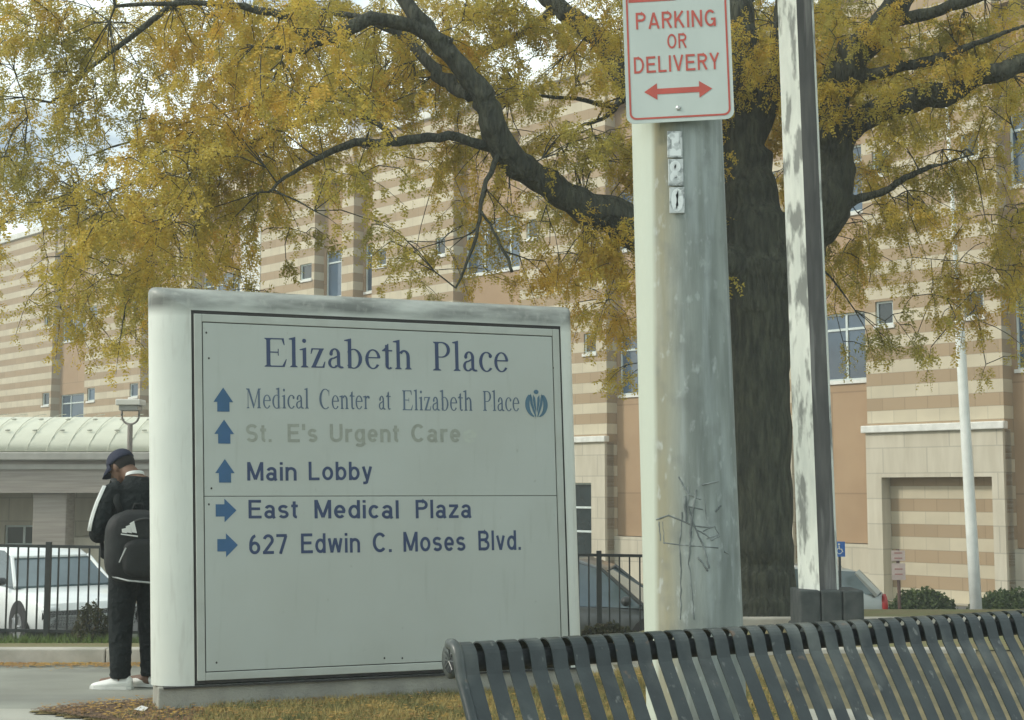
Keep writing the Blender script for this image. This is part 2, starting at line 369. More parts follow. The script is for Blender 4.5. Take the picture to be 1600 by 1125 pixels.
m_stripe = stripes('striped_masonry')
m_white = mat('white_trim', (.74,.75,.70), (.62,.63,.58), .6, 6)
m_alu = mat('window_alu', (.62,.70,.68), (.54,.62,.60), .4, 6)
def glass_mat(name, c):
    m = mat(name, c, tuple(v*.55 for v in c), .08, .5, spec=.9); return m
m_glass = glass_mat('blue_glass', (.08,.13,.19)); m_glassd = glass_mat('dark_glass', (.025,.04,.045))

E_ = Vector((.6905,-.7234,0)); N_ = Vector((.7234,.6905,0)); BZ = -1.3
BP0 = Vector((10.05, 34, BZ))
bld = thing('medical_building', 'long four storey medical building striped in cream and tan block with recessed window bays', 'building', BP0, math.atan2(E_.y, E_.x))
def holed(mb, s0, s1, z0, z1, y, holes, depth=.16):
    ss = sorted({s0, s1, *[h[0] for h in holes], *[h[1] for h in holes]}); zs = sorted({z0, z1, *[h[2] for h in holes], *[h[3] for h in holes]})
    for a, b in zip(ss, ss[1:]):
        for c, d in zip(zs, zs[1:]):
            ms, mz = (a+b)/2, (c+d)/2
            if any(h[0] < ms < h[1] and h[2] < mz < h[3] for h in holes): continue
            mb.add([(a,y,c),(b,y,c),(b,y,d),(a,y,d)], [(0,1,2,3)])
    for a, b, c, d in holes:
        mb.add([(a,y,c),(b,y,c),(b,y,d),(a,y,d),(a,y+depth,c),(b,y+depth,c),(b,y+depth,d),(a,y+depth,d)], [(0,4,5,1),(1,5,6,2),(2,6,7,3),(3,7,4,0)])
def window(par, a, b, c, d, y, cols=(.32,), rows=(.72,), g=None, sill=True):
    f = MB(); t = .05; y0, y1 = y+.06, y+.13
    f.box(a, a+t, y0, y1, c, d); f.box(b-t, b, y0, y1, c, d); f.box(a+t, b-t, y0, y1, c, c+t); f.box(a+t, b-t, y0, y1, d-t, d)
    for q in cols: x = a+(b-a)*q; f.box(x-.03, x+.03, y0+.003, y1, c+t, d-t)
    for q in rows: z = c+(d-c)*q; f.box(a+t, b-t, y0+.006, y1-.003, z-.03, z+.03)
    w_ = f.build('window', m_alu, par)
    p = MB(); p.box(a+.02, b-.02, y+.1, y+.115, c+.02, d-.02); p.build('pane', g or m_glass, w_)
    if sill:
        q = MB(); q.box(a-.04, b+.04, y-.05, y+.05, c-.09, c-.002); q.build('sill', m_white, w_)
TOP = 15.4
piers = [(12.6,16.3),(5.2,8.9),(-1.68,1.95),(-7.4,-3.9),(-14.2,-10.5),(-21.8,-17.4),(-23.6,-22.9),(-30.3,-25.3),(-36.6,-34.0),(-43.4,-38.2),(-58.5,-46.8),(-70,-62)]
STO = 4.3
for i, (a, b) in enumerate(piers):
    holes = []
    wsm = .5 if b-a < 5 else .75
    for z in (6.78, 10.6):
        if b-a < 2.8: continue
        holes += [(a+.3, a+.3+wsm, z, z+.6), (b-.92, b-.92+wsm, z, z+.6)]
    port = i < 6
    mb = MB(); holed(mb, a, b, (4.1 if port else 0), TOP, 0, holes)
    mb.add([(a,0,0),(a,.5,0),(a,.5,TOP),(a,0,TOP)], [(0,1,2,3)]); mb.add([(b,0,0),(b,.5,0),(b,.5,TOP),(b,0,TOP)], [(0,1,2,3)])
    mb.build('striped_wall', m_stripe, bld)
    for h in holes: window(bld, *h, 0, cols=(), rows=(), g=m_glassd if i % 3 else m_glass)
    if port:
        mb = MB()
        if i == 2 or i == 0:
            q0, q1 = a+.42, b-.3
            holed(mb, a, b, 0, 4.1, -.1, [(q0, q1, -.001, 3.0)], .45)
            k = MB(); k.add([(q0,.3,0),(q1,.3,0),(q1,.3,3.0),(q0,.3,3.0)], [(0,1,2,3)]); k.build('blind_panel', m_stripe, bld)
        else:
            hh = [(a+.55, b-.55, .75, 2.9)]
            holed(mb, a, b, 0, 4.1, -.1, hh, .2); window(bld, *hh[0], -.1+.05, cols=(.5,), rows=(.33,.66), g=m_glassd)
        mb.add([(a,-.1,0),(a,.01,0),(a,.01,4.1),(a,-.1,4.1)], [(0,1,2,3)]); mb.add([(b,-.1,0),(b,.3,0),(b,.3,4.1),(b,-.1,4.1)], [(0,1,2,3)])
        mb.build('stone_portal', m_stone, bld)
        k = MB(); k.box(a-.08, b+.08, -.2, .02, 4.1, 4.28); k.build('cornice', m_white, bld, bevel=.02)
ps = sorted(piers)
for (a0, a), (b, b0) in zip(ps, ps[1:]):
    wd = b-a; m0 = .12
    big = [(a+m0, b-m0, 5.5, 7.25), (a+m0, b-m0, 9.85, 11.6)]
    mb = MB(); holed(mb, a, b, 1.35, TOP-1.2, .45, big); mb.build('bay_wall', m_tan, bld)
    for h in big: window(bld, *h, .45, cols=(.3,.72) if wd > 2.5 else ((.62,) if wd > 1.5 else ()), rows=(.76,), g=m_glass)
    k = MB(); k.box(a, b, .3, .6, 0, 1.33); k.build('stone_base', m_stone, bld)
    k = MB(); k.box(a, b, .1, .6, TOP-1.2, TOP-.002); k.build('bay_head', m_stripe, bld)
k = MB(); k.box(-70, 16.3, -.12, .9, TOP, TOP+.3); k.build('coping', m_white, bld, bevel=.03)
k = MB(); k.box(-69.9, 16.2, .75, 22, 0, TOP+.05); k.build('rear_wall', m_tan, bld)
for s0, s1, hh in ((-30,-22,3.2),(-2,9,2.6)):
    k = MB(); k.box(s0, s1, 5, 12, TOP+.05, TOP+hh); k.build('roof_plant_room', mat('grey_cladding', (.35,.36,.36), (.3,.31,.31), .6, 3), bld)

k = MB(); k.box(-30.32, -28.9, -.03, .4, 8.6, 13.6); k.build('cladding_panel', m_white, bld)
# ------------------------------------------------------------------ entrance pavilion with barrel canopy (left)
pav = thing('entrance_pavilion', 'low entrance pavilion with curved cream barrel canopy on grey beam behind the man', 'pavilion', (-13.5, 38, BZ))
m_cpy = mat('canopy_skin', (.66,.67,.54), (.60,.61,.49), .6, 1.5, stretch=(1,1,3))
m_gray = mat('grey_beam', (.42,.41,.36), (.34,.33,.29), .8, 3)
m_grayd = mat('dark_beam', (.37,.335,.285), (.28,.25,.215), .9, 3, stretch=(.3,1,6))
X0, X1 = -7.5, 5.4; zc, rr = 3.62, 1.12; rs = []
nX = 40
mb = MB(); nA = 14
for i in range(nX+1):
    X = X0+(X1-X0)*i/nX; e = max(0, (X-(X1-.9))/.9); hgt = .93*math.sqrt(max(.0, 1-e*e*.9))
    for k in range(nA+1):
        a = math.pi*k/nA; mb.v.append((X, -1.6+1.6*(-math.cos(a)) , zc+hgt*math.sin(a)+.02))
mb.f = [(i*(nA+1)+k, i*(nA+1)+k+1, (i+1)*(nA+1)+k+1, (i+1)*(nA+1)+k) for i in range(nX) for k in range(nA)]
o = mb.build('barrel_roof', m_cpy, pav, smooth=True); sl = o.modifiers.new('s', 'SOLIDIFY'); sl.thickness = .05
st = MB()
for i in range(20):
    X = X0+.3+i*.68
    if X > X1-.4: continue
    for a in (.55, .95):
        st.ell((X+.0, -1.6-1.6*math.cos(a)-.02, zc+math.sin(a)+.03), (.07,.03,.03), 8, 6)
st.build('roof_studs', mat('stud_metal', (.50,.51,.41), (.45,.45,.37), .5, 3), pav, smooth=True)
k = MB()
for i in range(30):
    X = X0+i*.5
    k.tube([(X + .5*q/8, -1.6-1.6*math.cos(q/8*1.5)-.008, zc+math.sin(q/8*1.5)+.028) for q in range(9) if X+.5*q/8 < X1-.5] or [(X0,-3.2,zc),(X0+.01,-3.2,zc)], .0105, 4)
k.v = [(v[0], v[1]+.012, v[2]-.012) for v in k.v]
k.build('roof_seams', mat('seam', (.60,.61,.49)), pav)
k = MB(); k.box(X0, X1+.02, -3.3, .1, 3.42, 3.62); k.build('gutter', m_gray, pav, bevel=.03)
k = MB(); k.box(X0, X1, -3.1, -.1, 2.62, 3.42); k.build('beam', m_grayd, pav)
k = MB(); k.box(X0, X1, -3.16, -.04, 3.2, 3.32); k.build('beam_band', m_gray, pav)
for xa, xb in ((-7.2,-6.4),(1.62,2.45)):
    k = MB(); k.box(xa, xb, -2.9, -2.2, 0, 2.62); k.box(xa-.08, xb+.08, -3.0, -2.1, 0, .6); k.build('column', m_grayd, pav, bevel=.02)
mb = MB(); hole = [(-.1,.9,.72,1.75)]
holed(mb, -7.5, 5.2, 0, 3.5, 0, hole, .2); mb.build('wall', m_stone, pav)
window(pav, *hole[0], .02, cols=(.5,), rows=(.5,), g=m_glassd)
k = MB(); k.box(-7.5,-.55,-.06,-.003,0,2.6); k.build('tan_wall_panel', m_tan, pav)
k = MB(); k.box(-7.5, 5.1, .25, 5, 0, 3.5); k.build('rear_block', m_stone, pav)
k = MB(); k.box(2.25, 3.6, -2.2, -.4, 0, 1.5); k.build('planter_wall', m_stone, pav, bevel=.02)

# ------------------------------------------------------------------ monument sign
SA = Vector((-2.30, 9.12, 0)); SB = Vector((.475, 10.17, 0))
sd_ = (SB-SA).normalized(); SW = (SB-SA).length; SR = .17; SZ0, SZ1 = .165, 2.715; SL = .030
sgn = thing('monument_sign', 'large grey white directory sign headed Elizabeth Place on a low concrete plinth', 'sign', SA, math.atan2(sd_.y, sd_.x))
nrm = Vector((sd_.y, -sd_.x, 0))       # towards the camera
def shear(v): return Vector((v.x - SL*(v.z-SZ0), v.y, v.z))
def SP(x, y):                          # a point of the sign's face (local s, z) seen in the photograph
    r = ray(x, y); o = Vector((0,0,CAMZ)); p0 = SA + nrm*SR
    t = (p0-o).dot(nrm)/r.dot(nrm); p = o + r*t
    z = p.z; s = (p-SA).dot(sd_) + SL*(z-SZ0); return s, z
m_frame = mat('sign_frame', (.64,.68,.62), (.58,.62,.565), .45, 3, stretch=(1,1,.6), bump=.03, bscale=30)
layer(m_frame, (.12,.13,.115), scale=3.2, stretch=(.8,1,3.2), p0=.0, p1=.62, amount=1.0, axis=2, a0=SZ1-.20, a1=SZ1-.12)
layer(m_frame, (.40,.41,.36), scale=9, stretch=(3,3,.4), p0=.55, p1=.8, amount=.5)
mb = MB()
G0, GZ1 = SP(299.5, 487); G1 = SP(874.5, 509)[0]; GZ1 = (GZ1+SP(874,509)[1])/2
print('sign', G0, SW-G1, SZ1-GZ1)
def ringpts(q, y):
    xa, xb, zt_ = q*(G0-.004), SW-q*(SW-G1-.004), SZ1-q*(SZ1-GZ1-.004); c_ = max(.0, .045*(1-q))
    L_ = [(xa,y,SZ0)] + [(xa+c_-c_*math.cos(R_(t_)), y, zt_-c_+c_*math.sin(R_(t_))) for t_ in (0,18,36,54,72,90)]
    return L_ + [(xb-c_*.6+c_*.6*math.sin(R_(t_)), y, zt_-c_*.6+c_*.6*math.cos(R_(t_))) for t_ in (0,18,36,54,72,90)] + [(xb,y,SZ0)]
rs = []
for k in range(17):
    a = math.pi*k/16; q = 1-math.sin(a); rs.append(ringpts(q, -SR*math.cos(a)))
nr = len(rs[0])
mb.v = [p for r in rs for p in r]
mb.f = [(i*nr+j, i*nr+j+1, (i+1)*nr+j+1, (i+1)*nr+j) for i in range(16) for j in range(nr-1)] + [tuple(16*nr+j for j in range(nr))]
prof = [(r[0][0], r[0][1], SZ0) for r in rs] + [(r[-1][0], r[-1][1], SZ0) for r in reversed(rs)]
mb.add(prof, [tuple(range(len(prof)))])
fr = mb.build('frame', m_frame, sgn, smooth=True, fn=shear)
es = fr.modifiers.new('e', 'EDGE_SPLIT'); es.split_angle = R_(35)
m_groove = mat('groove', (.045,.045,.04), (.03,.03,.03), .9, 4)
m_panel = mat('sign_panel', (.44,.485,.452), (.415,.455,.42), .5, 1.4, bump=.015, bscale=14)
layer(m_panel, (.30,.32,.28), scale=6, stretch=(4,1,.35), p0=.58, p1=.85, amount=.4)
layer(m_panel, (.36,.38,.33), scale=1.1, stretch=(1,1,1.3), p0=.5, p1=.75, amount=.35)
layer(m_panel, (.25,.26,.23), scale=22, stretch=(1,1,.7), p0=.68, p1=.74, amount=.5)
m_trim = mat('sign_trim', (.44,.48,.44), (.40,.43,.39), .5, 6)
GZ0 = SZ0
g = MB(); g.box(G0-.004, G1+.004, -SR+.05, -SR+.06, GZ0+.01, GZ1+.004)
# inner dark back of the groove stands in front of the frame's own face by a hair
g = MB(); g.box(G0, G1, -SR-.003, -SR+.02, GZ0+.012, GZ1); g.build('groove', m_groove, sgn, fn=shear)
t = MB(); a0, a1, c0, c1 = G0+.012, G1-.012, GZ0+.03, GZ1-.02; tw = .05
t.box(a0, a0+tw, -SR-.014, -SR+.01, c0, c1); t.box(a1-tw, a1, -SR-.014, -SR+.01, c0, c1)
t.box(a0+tw, a1-tw, -SR-.012, -SR+.01, c1-tw, c1); t.box(a0+tw, a1-tw, -SR-.012, -SR+.01, c0, c0+tw)
t.build('panel_trim', m_trim, sgn, fn=shear, bevel=.004)
zs = SP(600, 775)[1]
b0, b1, d0, d1 = a0+tw+.006, a1-tw-.006, c0+tw+.006, c1-tw-.006
YF = -SR-.010
g = MB(); g.box(b0, b1, YF, -SR+.01, zs+.002, d1); g.build('upper_panel', m_panel, sgn, fn=shear, bevel=.002)
g = MB(); g.box(b0, b1, YF, -SR+.01, d0, zs-.002); g.build('lower_panel', m_panel, sgn, fn=shear, bevel=.002)
g = MB()
for x, y in ((322,520),(326,560),(864,575),(330,763),(326,788),(872,768),(874,785),(338,1035),(600,1028),(628,1028)):
    s_, z_ = SP(x, y); g.ell((s_, YF-.001, z_), (.006,.002,.008), 8, 5)
g.build('screw', m_groove, sgn, fn=shear)
m_conb = mat('plinth_concrete', (.34,.34,.29), (.24,.24,.21), .95, 5, bump=.3, bscale=70)
g = MB(); g.box(.03, SW-.03, -.15, .15, -.1, SZ0-.004); g.build('plinth', m_conb, sgn, bevel=.008)
g = MB(); g.box(.06, SW-.06, -SR-.002, -SR+.08, SZ0-.012, SZ0-.002); g.build('base_shadow_strip', m_groove, sgn)  # solid dark strip, colours in the shade under the frame

m_navy = mat('navy_vinyl', (.032,.058,.135), (.028,.05,.12), .5, 8)
m_slate = mat('slate_vinyl', (.10,.15,.22), (.08,.12,.18), .5, 8)
m_blue = mat('arrow_blue', (.035,.11,.24), (.03,.10,.20), .5, 8)
m_ghost = mat('ghost_letters', (.27,.29,.25), (.33,.36,.31), .8, 40, p0=.3, p1=.7)
m_ghost2 = mat('faint_ghost_letters', (.43,.47,.42), (.45,.50,.44), .8, 40)
LY = YF-.0015
def line(name, words, m, ycap, t=.15, y=LY):
    for t_, xa, xb, ya, yb in words:
        mb = MB(); s0, z0 = SP(xa, ya); s1, z1 = SP(xb, yb); _, zt = SP(xa, ya-ycap)
        add_word(mb, t_, s0, s1, z0, z1, zt-z0, y, t); mb.build(name, m, sgn, fn=shear)
line('faded_lettering', [('St.',384,424,691,691),("E's",449,495.6,691,691),('Urgent',515,623,691,691),('Care',642,719,691,691)], m_ghost, 28.5, .17)
line('ghost_lettering', [('e',722,745,692,692)], m_ghost2, 28, .17, LY+.0006)
line('lettering', [('Main',386,463,751,751),('Lobby',482,581,750.5,750)], m_navy, 29)
line('lettering', [('East',388,465,810,810),('Medical',491,622.5,810,810),('Plaza',649,736,810,809)], m_navy, 29)
line('lettering', [('627',389,448,866,865),('Edwin',470,562,864.5,863),('C.',582,611.5,863,862.5),('Moses',630,726.6,862,860.5),('Blvd.',747,813,860,859)], m_navy, 31)
# serif lettering drawn stroke by stroke
class G:
    def __init__(s): s.p = []; s.w = 0
    def r(s, x0, z0, x1, z1): s.p.append([(x0,z0),(x1,z0),(x1,z1),(x0,z1)]); return s
    def q(s, *pts): s.p.append(list(pts)); return s
    def arc(s, cx, cz, rx, rz, tx, tz, a0, a1, n=22, sh=0):
        for k in range(n):
            A, B = R_(a0+(a1-a0)*k/n), R_(a0+(a1-a0)*(k+1)/n)
            def o(t): return (cx+rx*math.cos(t), cz+rz*math.sin(t))
            def i(t): return (cx+sh+(rx-tx)*math.cos(t), cz+(rz-tz)*math.sin(t))
            s.p.append([o(A), o(B), i(B), i(A)])
        return s
    def ser(s, x, z, up=1, w=.15, st=.07, l=1, r=1):      # bracketed serif at the foot (up=1) or head (up=-1) of a stem
        s.q((x-st-(w-.07)*l, z), (x+st+(w-.07)*r, z), (x+st+(w-.09)*r, z+.03*up), (x+st, z+.07*up), (x-st, z+.07*up), (x-st-(w-.09)*l, z+.03*up)); return s
def glyph(ch):
    g = G(); st = .068; T = .035; xh = .68
    if ch == 'E':
        g.r(.17,0,.31,1).ser(.24,0,1).ser(.24,1,-1); g.r(.31,.955,.80,1).q((.80,1),(.83,.76),(.80,.76),(.72,.955)).r(.31,0,.82,.045).q((.82,0),(.90,.27),(.87,.27),(.74,.045))
        g.r(.31,.49,.60,.53).q((.58,.39),(.61,.39),(.61,.63),(.58,.63)); g.w = .96
    elif ch == 'P':
        g.r(.17,0,.31,1).ser(.24,0,1,.17).ser(.24,1,-1); g.r(.31,.955,.46,1).r(.31,.45,.46,.49).arc(.44,.725,.33,.275,.13,.045,-90,90); g.w = .84
    elif ch == 'M':
        g.r(.16,0,.20,.97).ser(.18,0,1,.16,.02).q((.04,1),(.28,1),(.62,.18),(.58,.02),(.55,.0),(.19,.90),(.04,.965)).q((.55,0),(.59,0),(.98,1),(.92,1)).r(.90,0,1.04,1).ser(.97,0,1).ser(.97,1,-1,.15,.07,0,1); g.w = 1.22
    elif ch == 'C':
        g.arc(.52,.5,.46,.52,.15,.045,52,308,30,.02).q((.80,.66),(.83,.66),(.84,1.0),(.80,.93)).q((.78,.91),(.84,.88),(.83,.70),(.80,.70)); g.w = .98
    elif ch == 'l': g.r(.13,0,.26,1.02).ser(.195,0,1,.15,.065).q((.02,1.0),(.26,1.06),(.26,1.0),(.13,.95),(.02,.965)); g.w = .39
    elif ch == 'i': g.r(.13,0,.26,.66).ser(.195,0,1,.15,.065).q((.02,.63),(.26,.70),(.26,.62),(.13,.60),(.02,.60)).arc(.19,.93,.075,.075,.075,.075,0,360,14); g.w = .39
    elif ch == 'z': g.q((.05,0),(.20,0),(.52,.68),(.37,.68)).r(.06,.635,.52,.68).q((.06,.68),(.03,.48),(.06,.48),(.12,.64)).r(.05,0,.53,.045).q((.53,0),(.57,.22),(.54,.22),(.46,.045)); g.w = .62
    elif ch == 'b': g.r(.13,.0,.26,1.02).q((.0,1.0),(.26,1.06),(.26,1.0),(.13,.95),(.0,.965)).arc(.34,.34,.32,.355,.13,.04,-140,140,28); g.w = .74
    elif ch == 'd': g.r(.46,0,.59,1.02).q((.33,1.0),(.59,1.06),(.59,1.0),(.46,.95),(.33,.965)).q((.59,0),(.72,.06),(.72,.03),(.5,-.03)).arc(.38,.34,.32,.355,.13,.04,40,320,28); g.w = .74
    elif ch == 'h' or ch == 'n':
        if ch == 'h': g.r(.13,0,.26,1.02).q((.0,1.0),(.26,1.06),(.26,1.0),(.13,.95),(.0,.965))
        else: g.r(.13,0,.26,.66).q((.0,.64),(.26,.70),(.26,.62),(.13,.60),(.0,.605))
        g.ser(.195,0,1,.14,.065).arc(.42,.46,.22,.235,.13,.07,0,150,16).r(.51,0,.64,.46).ser(.575,0,1,.14,.065); g.w = .77
    elif ch == 'r': g.r(.13,0,.26,.66).q((.0,.64),(.26,.70),(.26,.62),(.13,.60),(.0,.605)).ser(.195,0,1,.14,.065).arc(.38,.50,.16,.19,.06,.09,50,160,10).arc(.46,.60,.07,.07,.07,.07,0,360,12); g.w = .54
    elif ch == 't': g.r(.15,.12,.28,.86).r(.03,.63,.42,.68).q((.03,.66),(.15,.76),(.24,.9),(.28,.9),(.28,.66)).arc(.30,.15,.15,.165,.12,.06,180,320,12); g.w = .45
    elif ch == 'e': g.arc(.33,.34,.29,.355,.12,.045,8,325,30).r(.10,.37,.60,.415); g.w = .65
    elif ch == 'c': g.arc(.34,.34,.30,.355,.13,.045,45,320,28).arc(.50,.55,.07,.075,.07,.075,0,360,12); g.w = .62
    elif ch == 'a':
        g.r(.38,.10,.50,.50).arc(.30,.48,.20,.215,.12,.05,0,165,16).arc(.165,.50,.065,.07,.065,.07,0,360,12).arc(.25,.18,.20,.19,.11,.05,75,330,20).q((.25,.37),(.40,.44),(.40,.38),(.28,.32)).arc(.55,.12,.17,.13,.12,.07,180,300,10); g.w = .66
    else: g.w = .3
    return g
def add_serif(mb, t_, x0, x1, zb, zb2, cap, y):
    gs = [glyph(c_) for c_ in t_]; tot = sum(g_.w for g_ in gs)-.06; x = 0; n = 0
    for g_ in gs:
        for p in g_.p:
            n += 1; out = []
            for px, pz in p:
                q = (x+px-.03)/tot; out.append((x0+q*(x1-x0), y-.00006*(n % 24), zb+q*(zb2-zb)+pz*cap))
            mb.add(out, [tuple(range(len(out)))])
        x += g_.w
def serif_line(name, words, m, ycap):
    for t_, xa, xb, ya, yb in words:
        mb = MB(); s0, z0 = SP(xa, ya); s1, z1 = SP(xb, yb); _, zt = SP(xa, ya-ycap); add_serif(mb, t_, s0, s1, z0, z1, zt-z0, LY)
        mb.build(name, m, sgn, fn=shear)
serif_line('title_lettering', [('Elizabeth',410,644,573,577.5),('Place',674,794,579,581.5)], m_navy, 45)
serif_line('small_lettering', [('Medical',384,482.5,638,638.5),('Center',498,577,639,639.5),('at',591,610,640,640),('Elizabeth',627,738,641,642),('Place',753,811,642,642.5)], m_slate, 31)
def arrow(x0, x1, y0, y1, kind):
    s0, zb = SP(x0, y1); s1, zt = SP(x1, y0); m_ = (s0+s1)/2; zm = (zb+zt)/2; h = zt-zb; w_ = s1-s0
    if kind == 'up': p = [(m_-w_*.31,zb),(m_+w_*.31,zb),(m_+w_*.31,zb+h*.40),(s1,zb+h*.40),(m_,zt),(s0,zb+h*.40),(m_-w_*.31,zb+h*.40)]
    else: p = [(s0,zm-h*.26),(s0+w_*.42,zm-h*.26),(s0+w_*.42,zb),(s1,zm),(s0+w_*.42,zt),(s0+w_*.42,zm+h*.26),(s0,zm+h*.26)]
    mb = MB(); mb.prism(p, LY-.001, LY+.001); mb.build('arrow', m_blue, sgn, fn=shear)
arrow(333.3,363.5,606,643,'up'); arrow(334.6,365,656,693,'up'); arrow(336,366,717.4,754,'up')
arrow(336.8,368.8,779,816,'right'); arrow(339.4,371,833,870.5,'right')
# round tulip emblem: petals in a disc with light strokes
s0, z0 = SP(837.3, 632); ex = (SP(854.8,632)[0]-s0); ez = SP(837.3,611.5)[1]-z0
m_teal = mat('emblem_blue', (.07,.16,.24), (.06,.14,.20), .5, 8)
mb = MB()
def seg(poly): mb.prism([(s0+x_*ex, z0+z_*ez) for x_, z_ in poly], LY-.001, LY+.001)
for sg in (-1, 1):
    out = [(sg*math.cos(R_(a_))*1.0, math.sin(R_(a_))) for a_ in range(46, -75, -10)]
    inn = [(sg*(math.cos(R_(a_))*.62), math.sin(R_(a_))*.94+.0) for a_ in range(-72, 50, 10)]
    seg(out+inn)
    seg([(sg*.50,.80),(sg*.60,.55),(sg*.52,.0),(sg*.30,-.55),(sg*.10,-.98),(sg*.05,-.9),(sg*.14,-.5),(sg*.32,.05),(sg*.38,.5)])
    seg([(sg*.26,.72),(sg*.30,.3),(sg*.22,-.1),(sg*.06,-.62),(sg*.03,-.35),(sg*.07,.1),(sg*.10,.5)])
seg([(.22*math.cos(R_(a_)), .95+.17*math.sin(R_(a_))) for a_ in range(0,360,30)])
mb.build('emblem', m_teal, sgn, fn=shear)

# ------------------------------------------------------------------ street pole with parking sign
m_post = mat('pole_galv', (.29,.33,.305), (.185,.215,.20), .75, 6, stretch=(1.6,1.6,.25), bump=.12, bscale=60, metal=.0)
layer(m_post, (.42,.48,.48), scale=5, stretch=(3,3,.3), p0=.48, p1=.70, amount=.7)
layer(m_post, (.27,.235,.12), scale=3, stretch=(1.5,1.5,.2), p0=.2, p1=.6, amount=.75, axis=0, a0=-.07, a1=-.15)
layer(m_post, (.15,.17,.16), scale=11, stretch=(1,1,.8), p0=.52, p1=.78, amount=.6, detail=10)
layer(m_post, (.50,.55,.55), scale=26, stretch=(1,1,.5), p0=.60, p1=.75, amount=.6, detail=8)
layer(m_post, (.50,.56,.48), scale=3, stretch=(1,1,.3), p0=.1, p1=.3, amount=.9, axis=0, a0=-.175, a1=-.195)  # pale strip puts the sunlit left edge into the colour
PYD = 6.05
pb = Vector((.788, PYD, 0)); lean = -.022
post = thing('street_light_pole', 'thick tapered weathered grey street pole standing behind the bench, carrying the parking sign', 'pole', pb)
def prad(z): return .2125 - .0052*z
mb = MB(); rs = []
for k in range(42):
    z = -.02 + k*.2; r = prad(z); rs.append([(lean*z + r*math.cos(a*math.pi/24), r*math.sin(a*math.pi/24), z) for a in range(48)])
mb.rings(rs); mb.build('shaft', m_post, post, smooth=True)
mb = MB(); mb.tube([(0,0,-.02),(0,0,.05),(-.001,0,.06)], [.30,.30,.25], 32); mb.build('base_flange', m_post, post, bevel=.006)
# scribble and cracks, curved onto the shaft
def onpost(x, y, lift=.002):
    z = PY(x, y, PYD-.2).z; cx = pb.x + lean*z; r = prad(z)+lift
    d = ray(x, y); lo = 5.0                                        # march to the surface
    for _ in range(400):
        p = Vector((0,0,CAMZ)) + d*(lo/d.y)
        if (p.x-cx)**2 + (p.y-PYD)**2 <= r*r: break
        lo += .003
    return p - pb
m_scr = mat('dark_scratch', (.12,.14,.14), (.22,.25,.245), .9, 18, p0=.4, p1=.55)
mb = MB()
for pts, rr_ in [([(1066,800),(1062,850),(1064,900),(1063,968)],.0028), ([(1080,830),(1076,880),(1082,930),(1084,968)],.003), ([(1036,848),(1070,852),(1122,856)],.003),
    ([(1026,812),(1045,805),(1085,822),(1112,824)],.0035), ([(1076,760),(1074,790),(1084,822),(1100,855),(1108,888)],.0045), ([(1088,765),(1082,800),(1078,840)],.005), ([(1096,758),(1122,752)],.004),
    ([(1030,815),(1032,845)],.003), ([(1036,815),(1038,850)],.002), ([(1098,830),(1116,822),(1124,835),(1104,842)],.003), ([(1070,775),(1072,815)],.005), ([(1126,790),(1118,800)],.004), ([(1132,862),(1138,865)],.004),
    ([(1060,745),(1075,772),(1095,780)],.004), ([(1090,870),(1102,886),(1106,892)],.004), ([(1068,790),(1098,796)],.003), ([(1100,770),(1104,812)],.002), ([(1088,828),(1104,836),(1112,844),(1124,838)],.0035)]:
    fine = []
    for (a, b) in zip(pts, pts[1:]):
        for q in range(6): fine.append(onpost(a[0]+(b[0]-a[0])*q/6+random.uniform(-.8,.8), a[1]+(b[1]-a[1])*q/6, .0006))
    fine.append(onpost(*pts[-1], .0006)); mb.tube(fine, rr_*1.0, 6, flat=1)
mb.build('graffiti_scribble', m_scr, post)
m_plate = mat('number_plate_white', (.70,.76,.76), (.45,.50,.50), .5, 26, p0=.36, p1=.46)
m_plated = mat('number_plate_dark', (.50,.55,.55), (.24,.27,.27), .6, 30, p0=.42, p1=.52)
for ch, y0, y1, xc in (('1',205,246,1054.5),('8',248.5,290,1056),('0',292.5,333,1058)):
    a = PY(xc-11.5, y1, PYD-.207); b = PY(xc+11.5, y0, PYD-.207)
    mb = MB(); mb.box(a.x-pb.x, b.x-pb.x, -.2085, -.199, a.z, b.z); pl = mb.build('number_plate', m_plated, post, bevel=.002)
    mb = MB(); wv = b.x-a.x; hh = b.z-a.z
    add_word(mb, ch, a.x-pb.x+wv*.10, b.x-pb.x-wv*.10, a.z+hh*.06, a.z+hh*.06, hh*.88, -.2095, .30)
    mb.build('digit', m_plate, pl)

prk = thing('parking_sign', 'white sheet metal sign in red lettering reading parking or delivery on the thick pole', 'sign', PY(1059, 95, PYD-.225))
prk.rotation_euler = (0, R_(-1.5), R_(-6))
bx_ = PY(1059, 95, PYD-.225)
inv = (Matrix.Rotation(R_(-6),4,'Z') @ Matrix.Rotation(R_(-1.5),4,'Y')).inverted()
def KP(x, y):
    # intersection with the sign's own plane, in its local coordinates
    n_ = (Matrix.Rotation(R_(-6),3,'Z') @ Matrix.Rotation(R_(-1.5),3,'Y')) @ Vector((0,-1,0)); r = ray(x,y); o = Vector((0,0,CAMZ))
    p = o + r*((bx_-o).dot(n_)/r.dot(n_)); q = inv.to_3x3() @ (p-bx_); return q.x, q.z
m_sw = mat('sign_white', (.50,.57,.54), (.46,.53,.50), .4, 7, stretch=(1,1,.5)); layer(m_sw, (.35,.37,.33), scale=12, p0=.66, p1=.8, amount=.5)
m_red = mat('sign_red', (.50,.09,.065), (.42,.08,.06), .5, 12)
def rrect(x0, x1, z0, z1, r, n=6):
    p = []
    for cx, cz, a0 in ((x1-r,z0+r,-90),(x1-r,z1-r,0),(x0+r,z1-r,90),(x0+r,z0+r,180)):
        for k in range(n+1): a = R_(a0+90*k/n); p.append((cx+r*math.cos(a), cz+r*math.sin(a)))
    return p
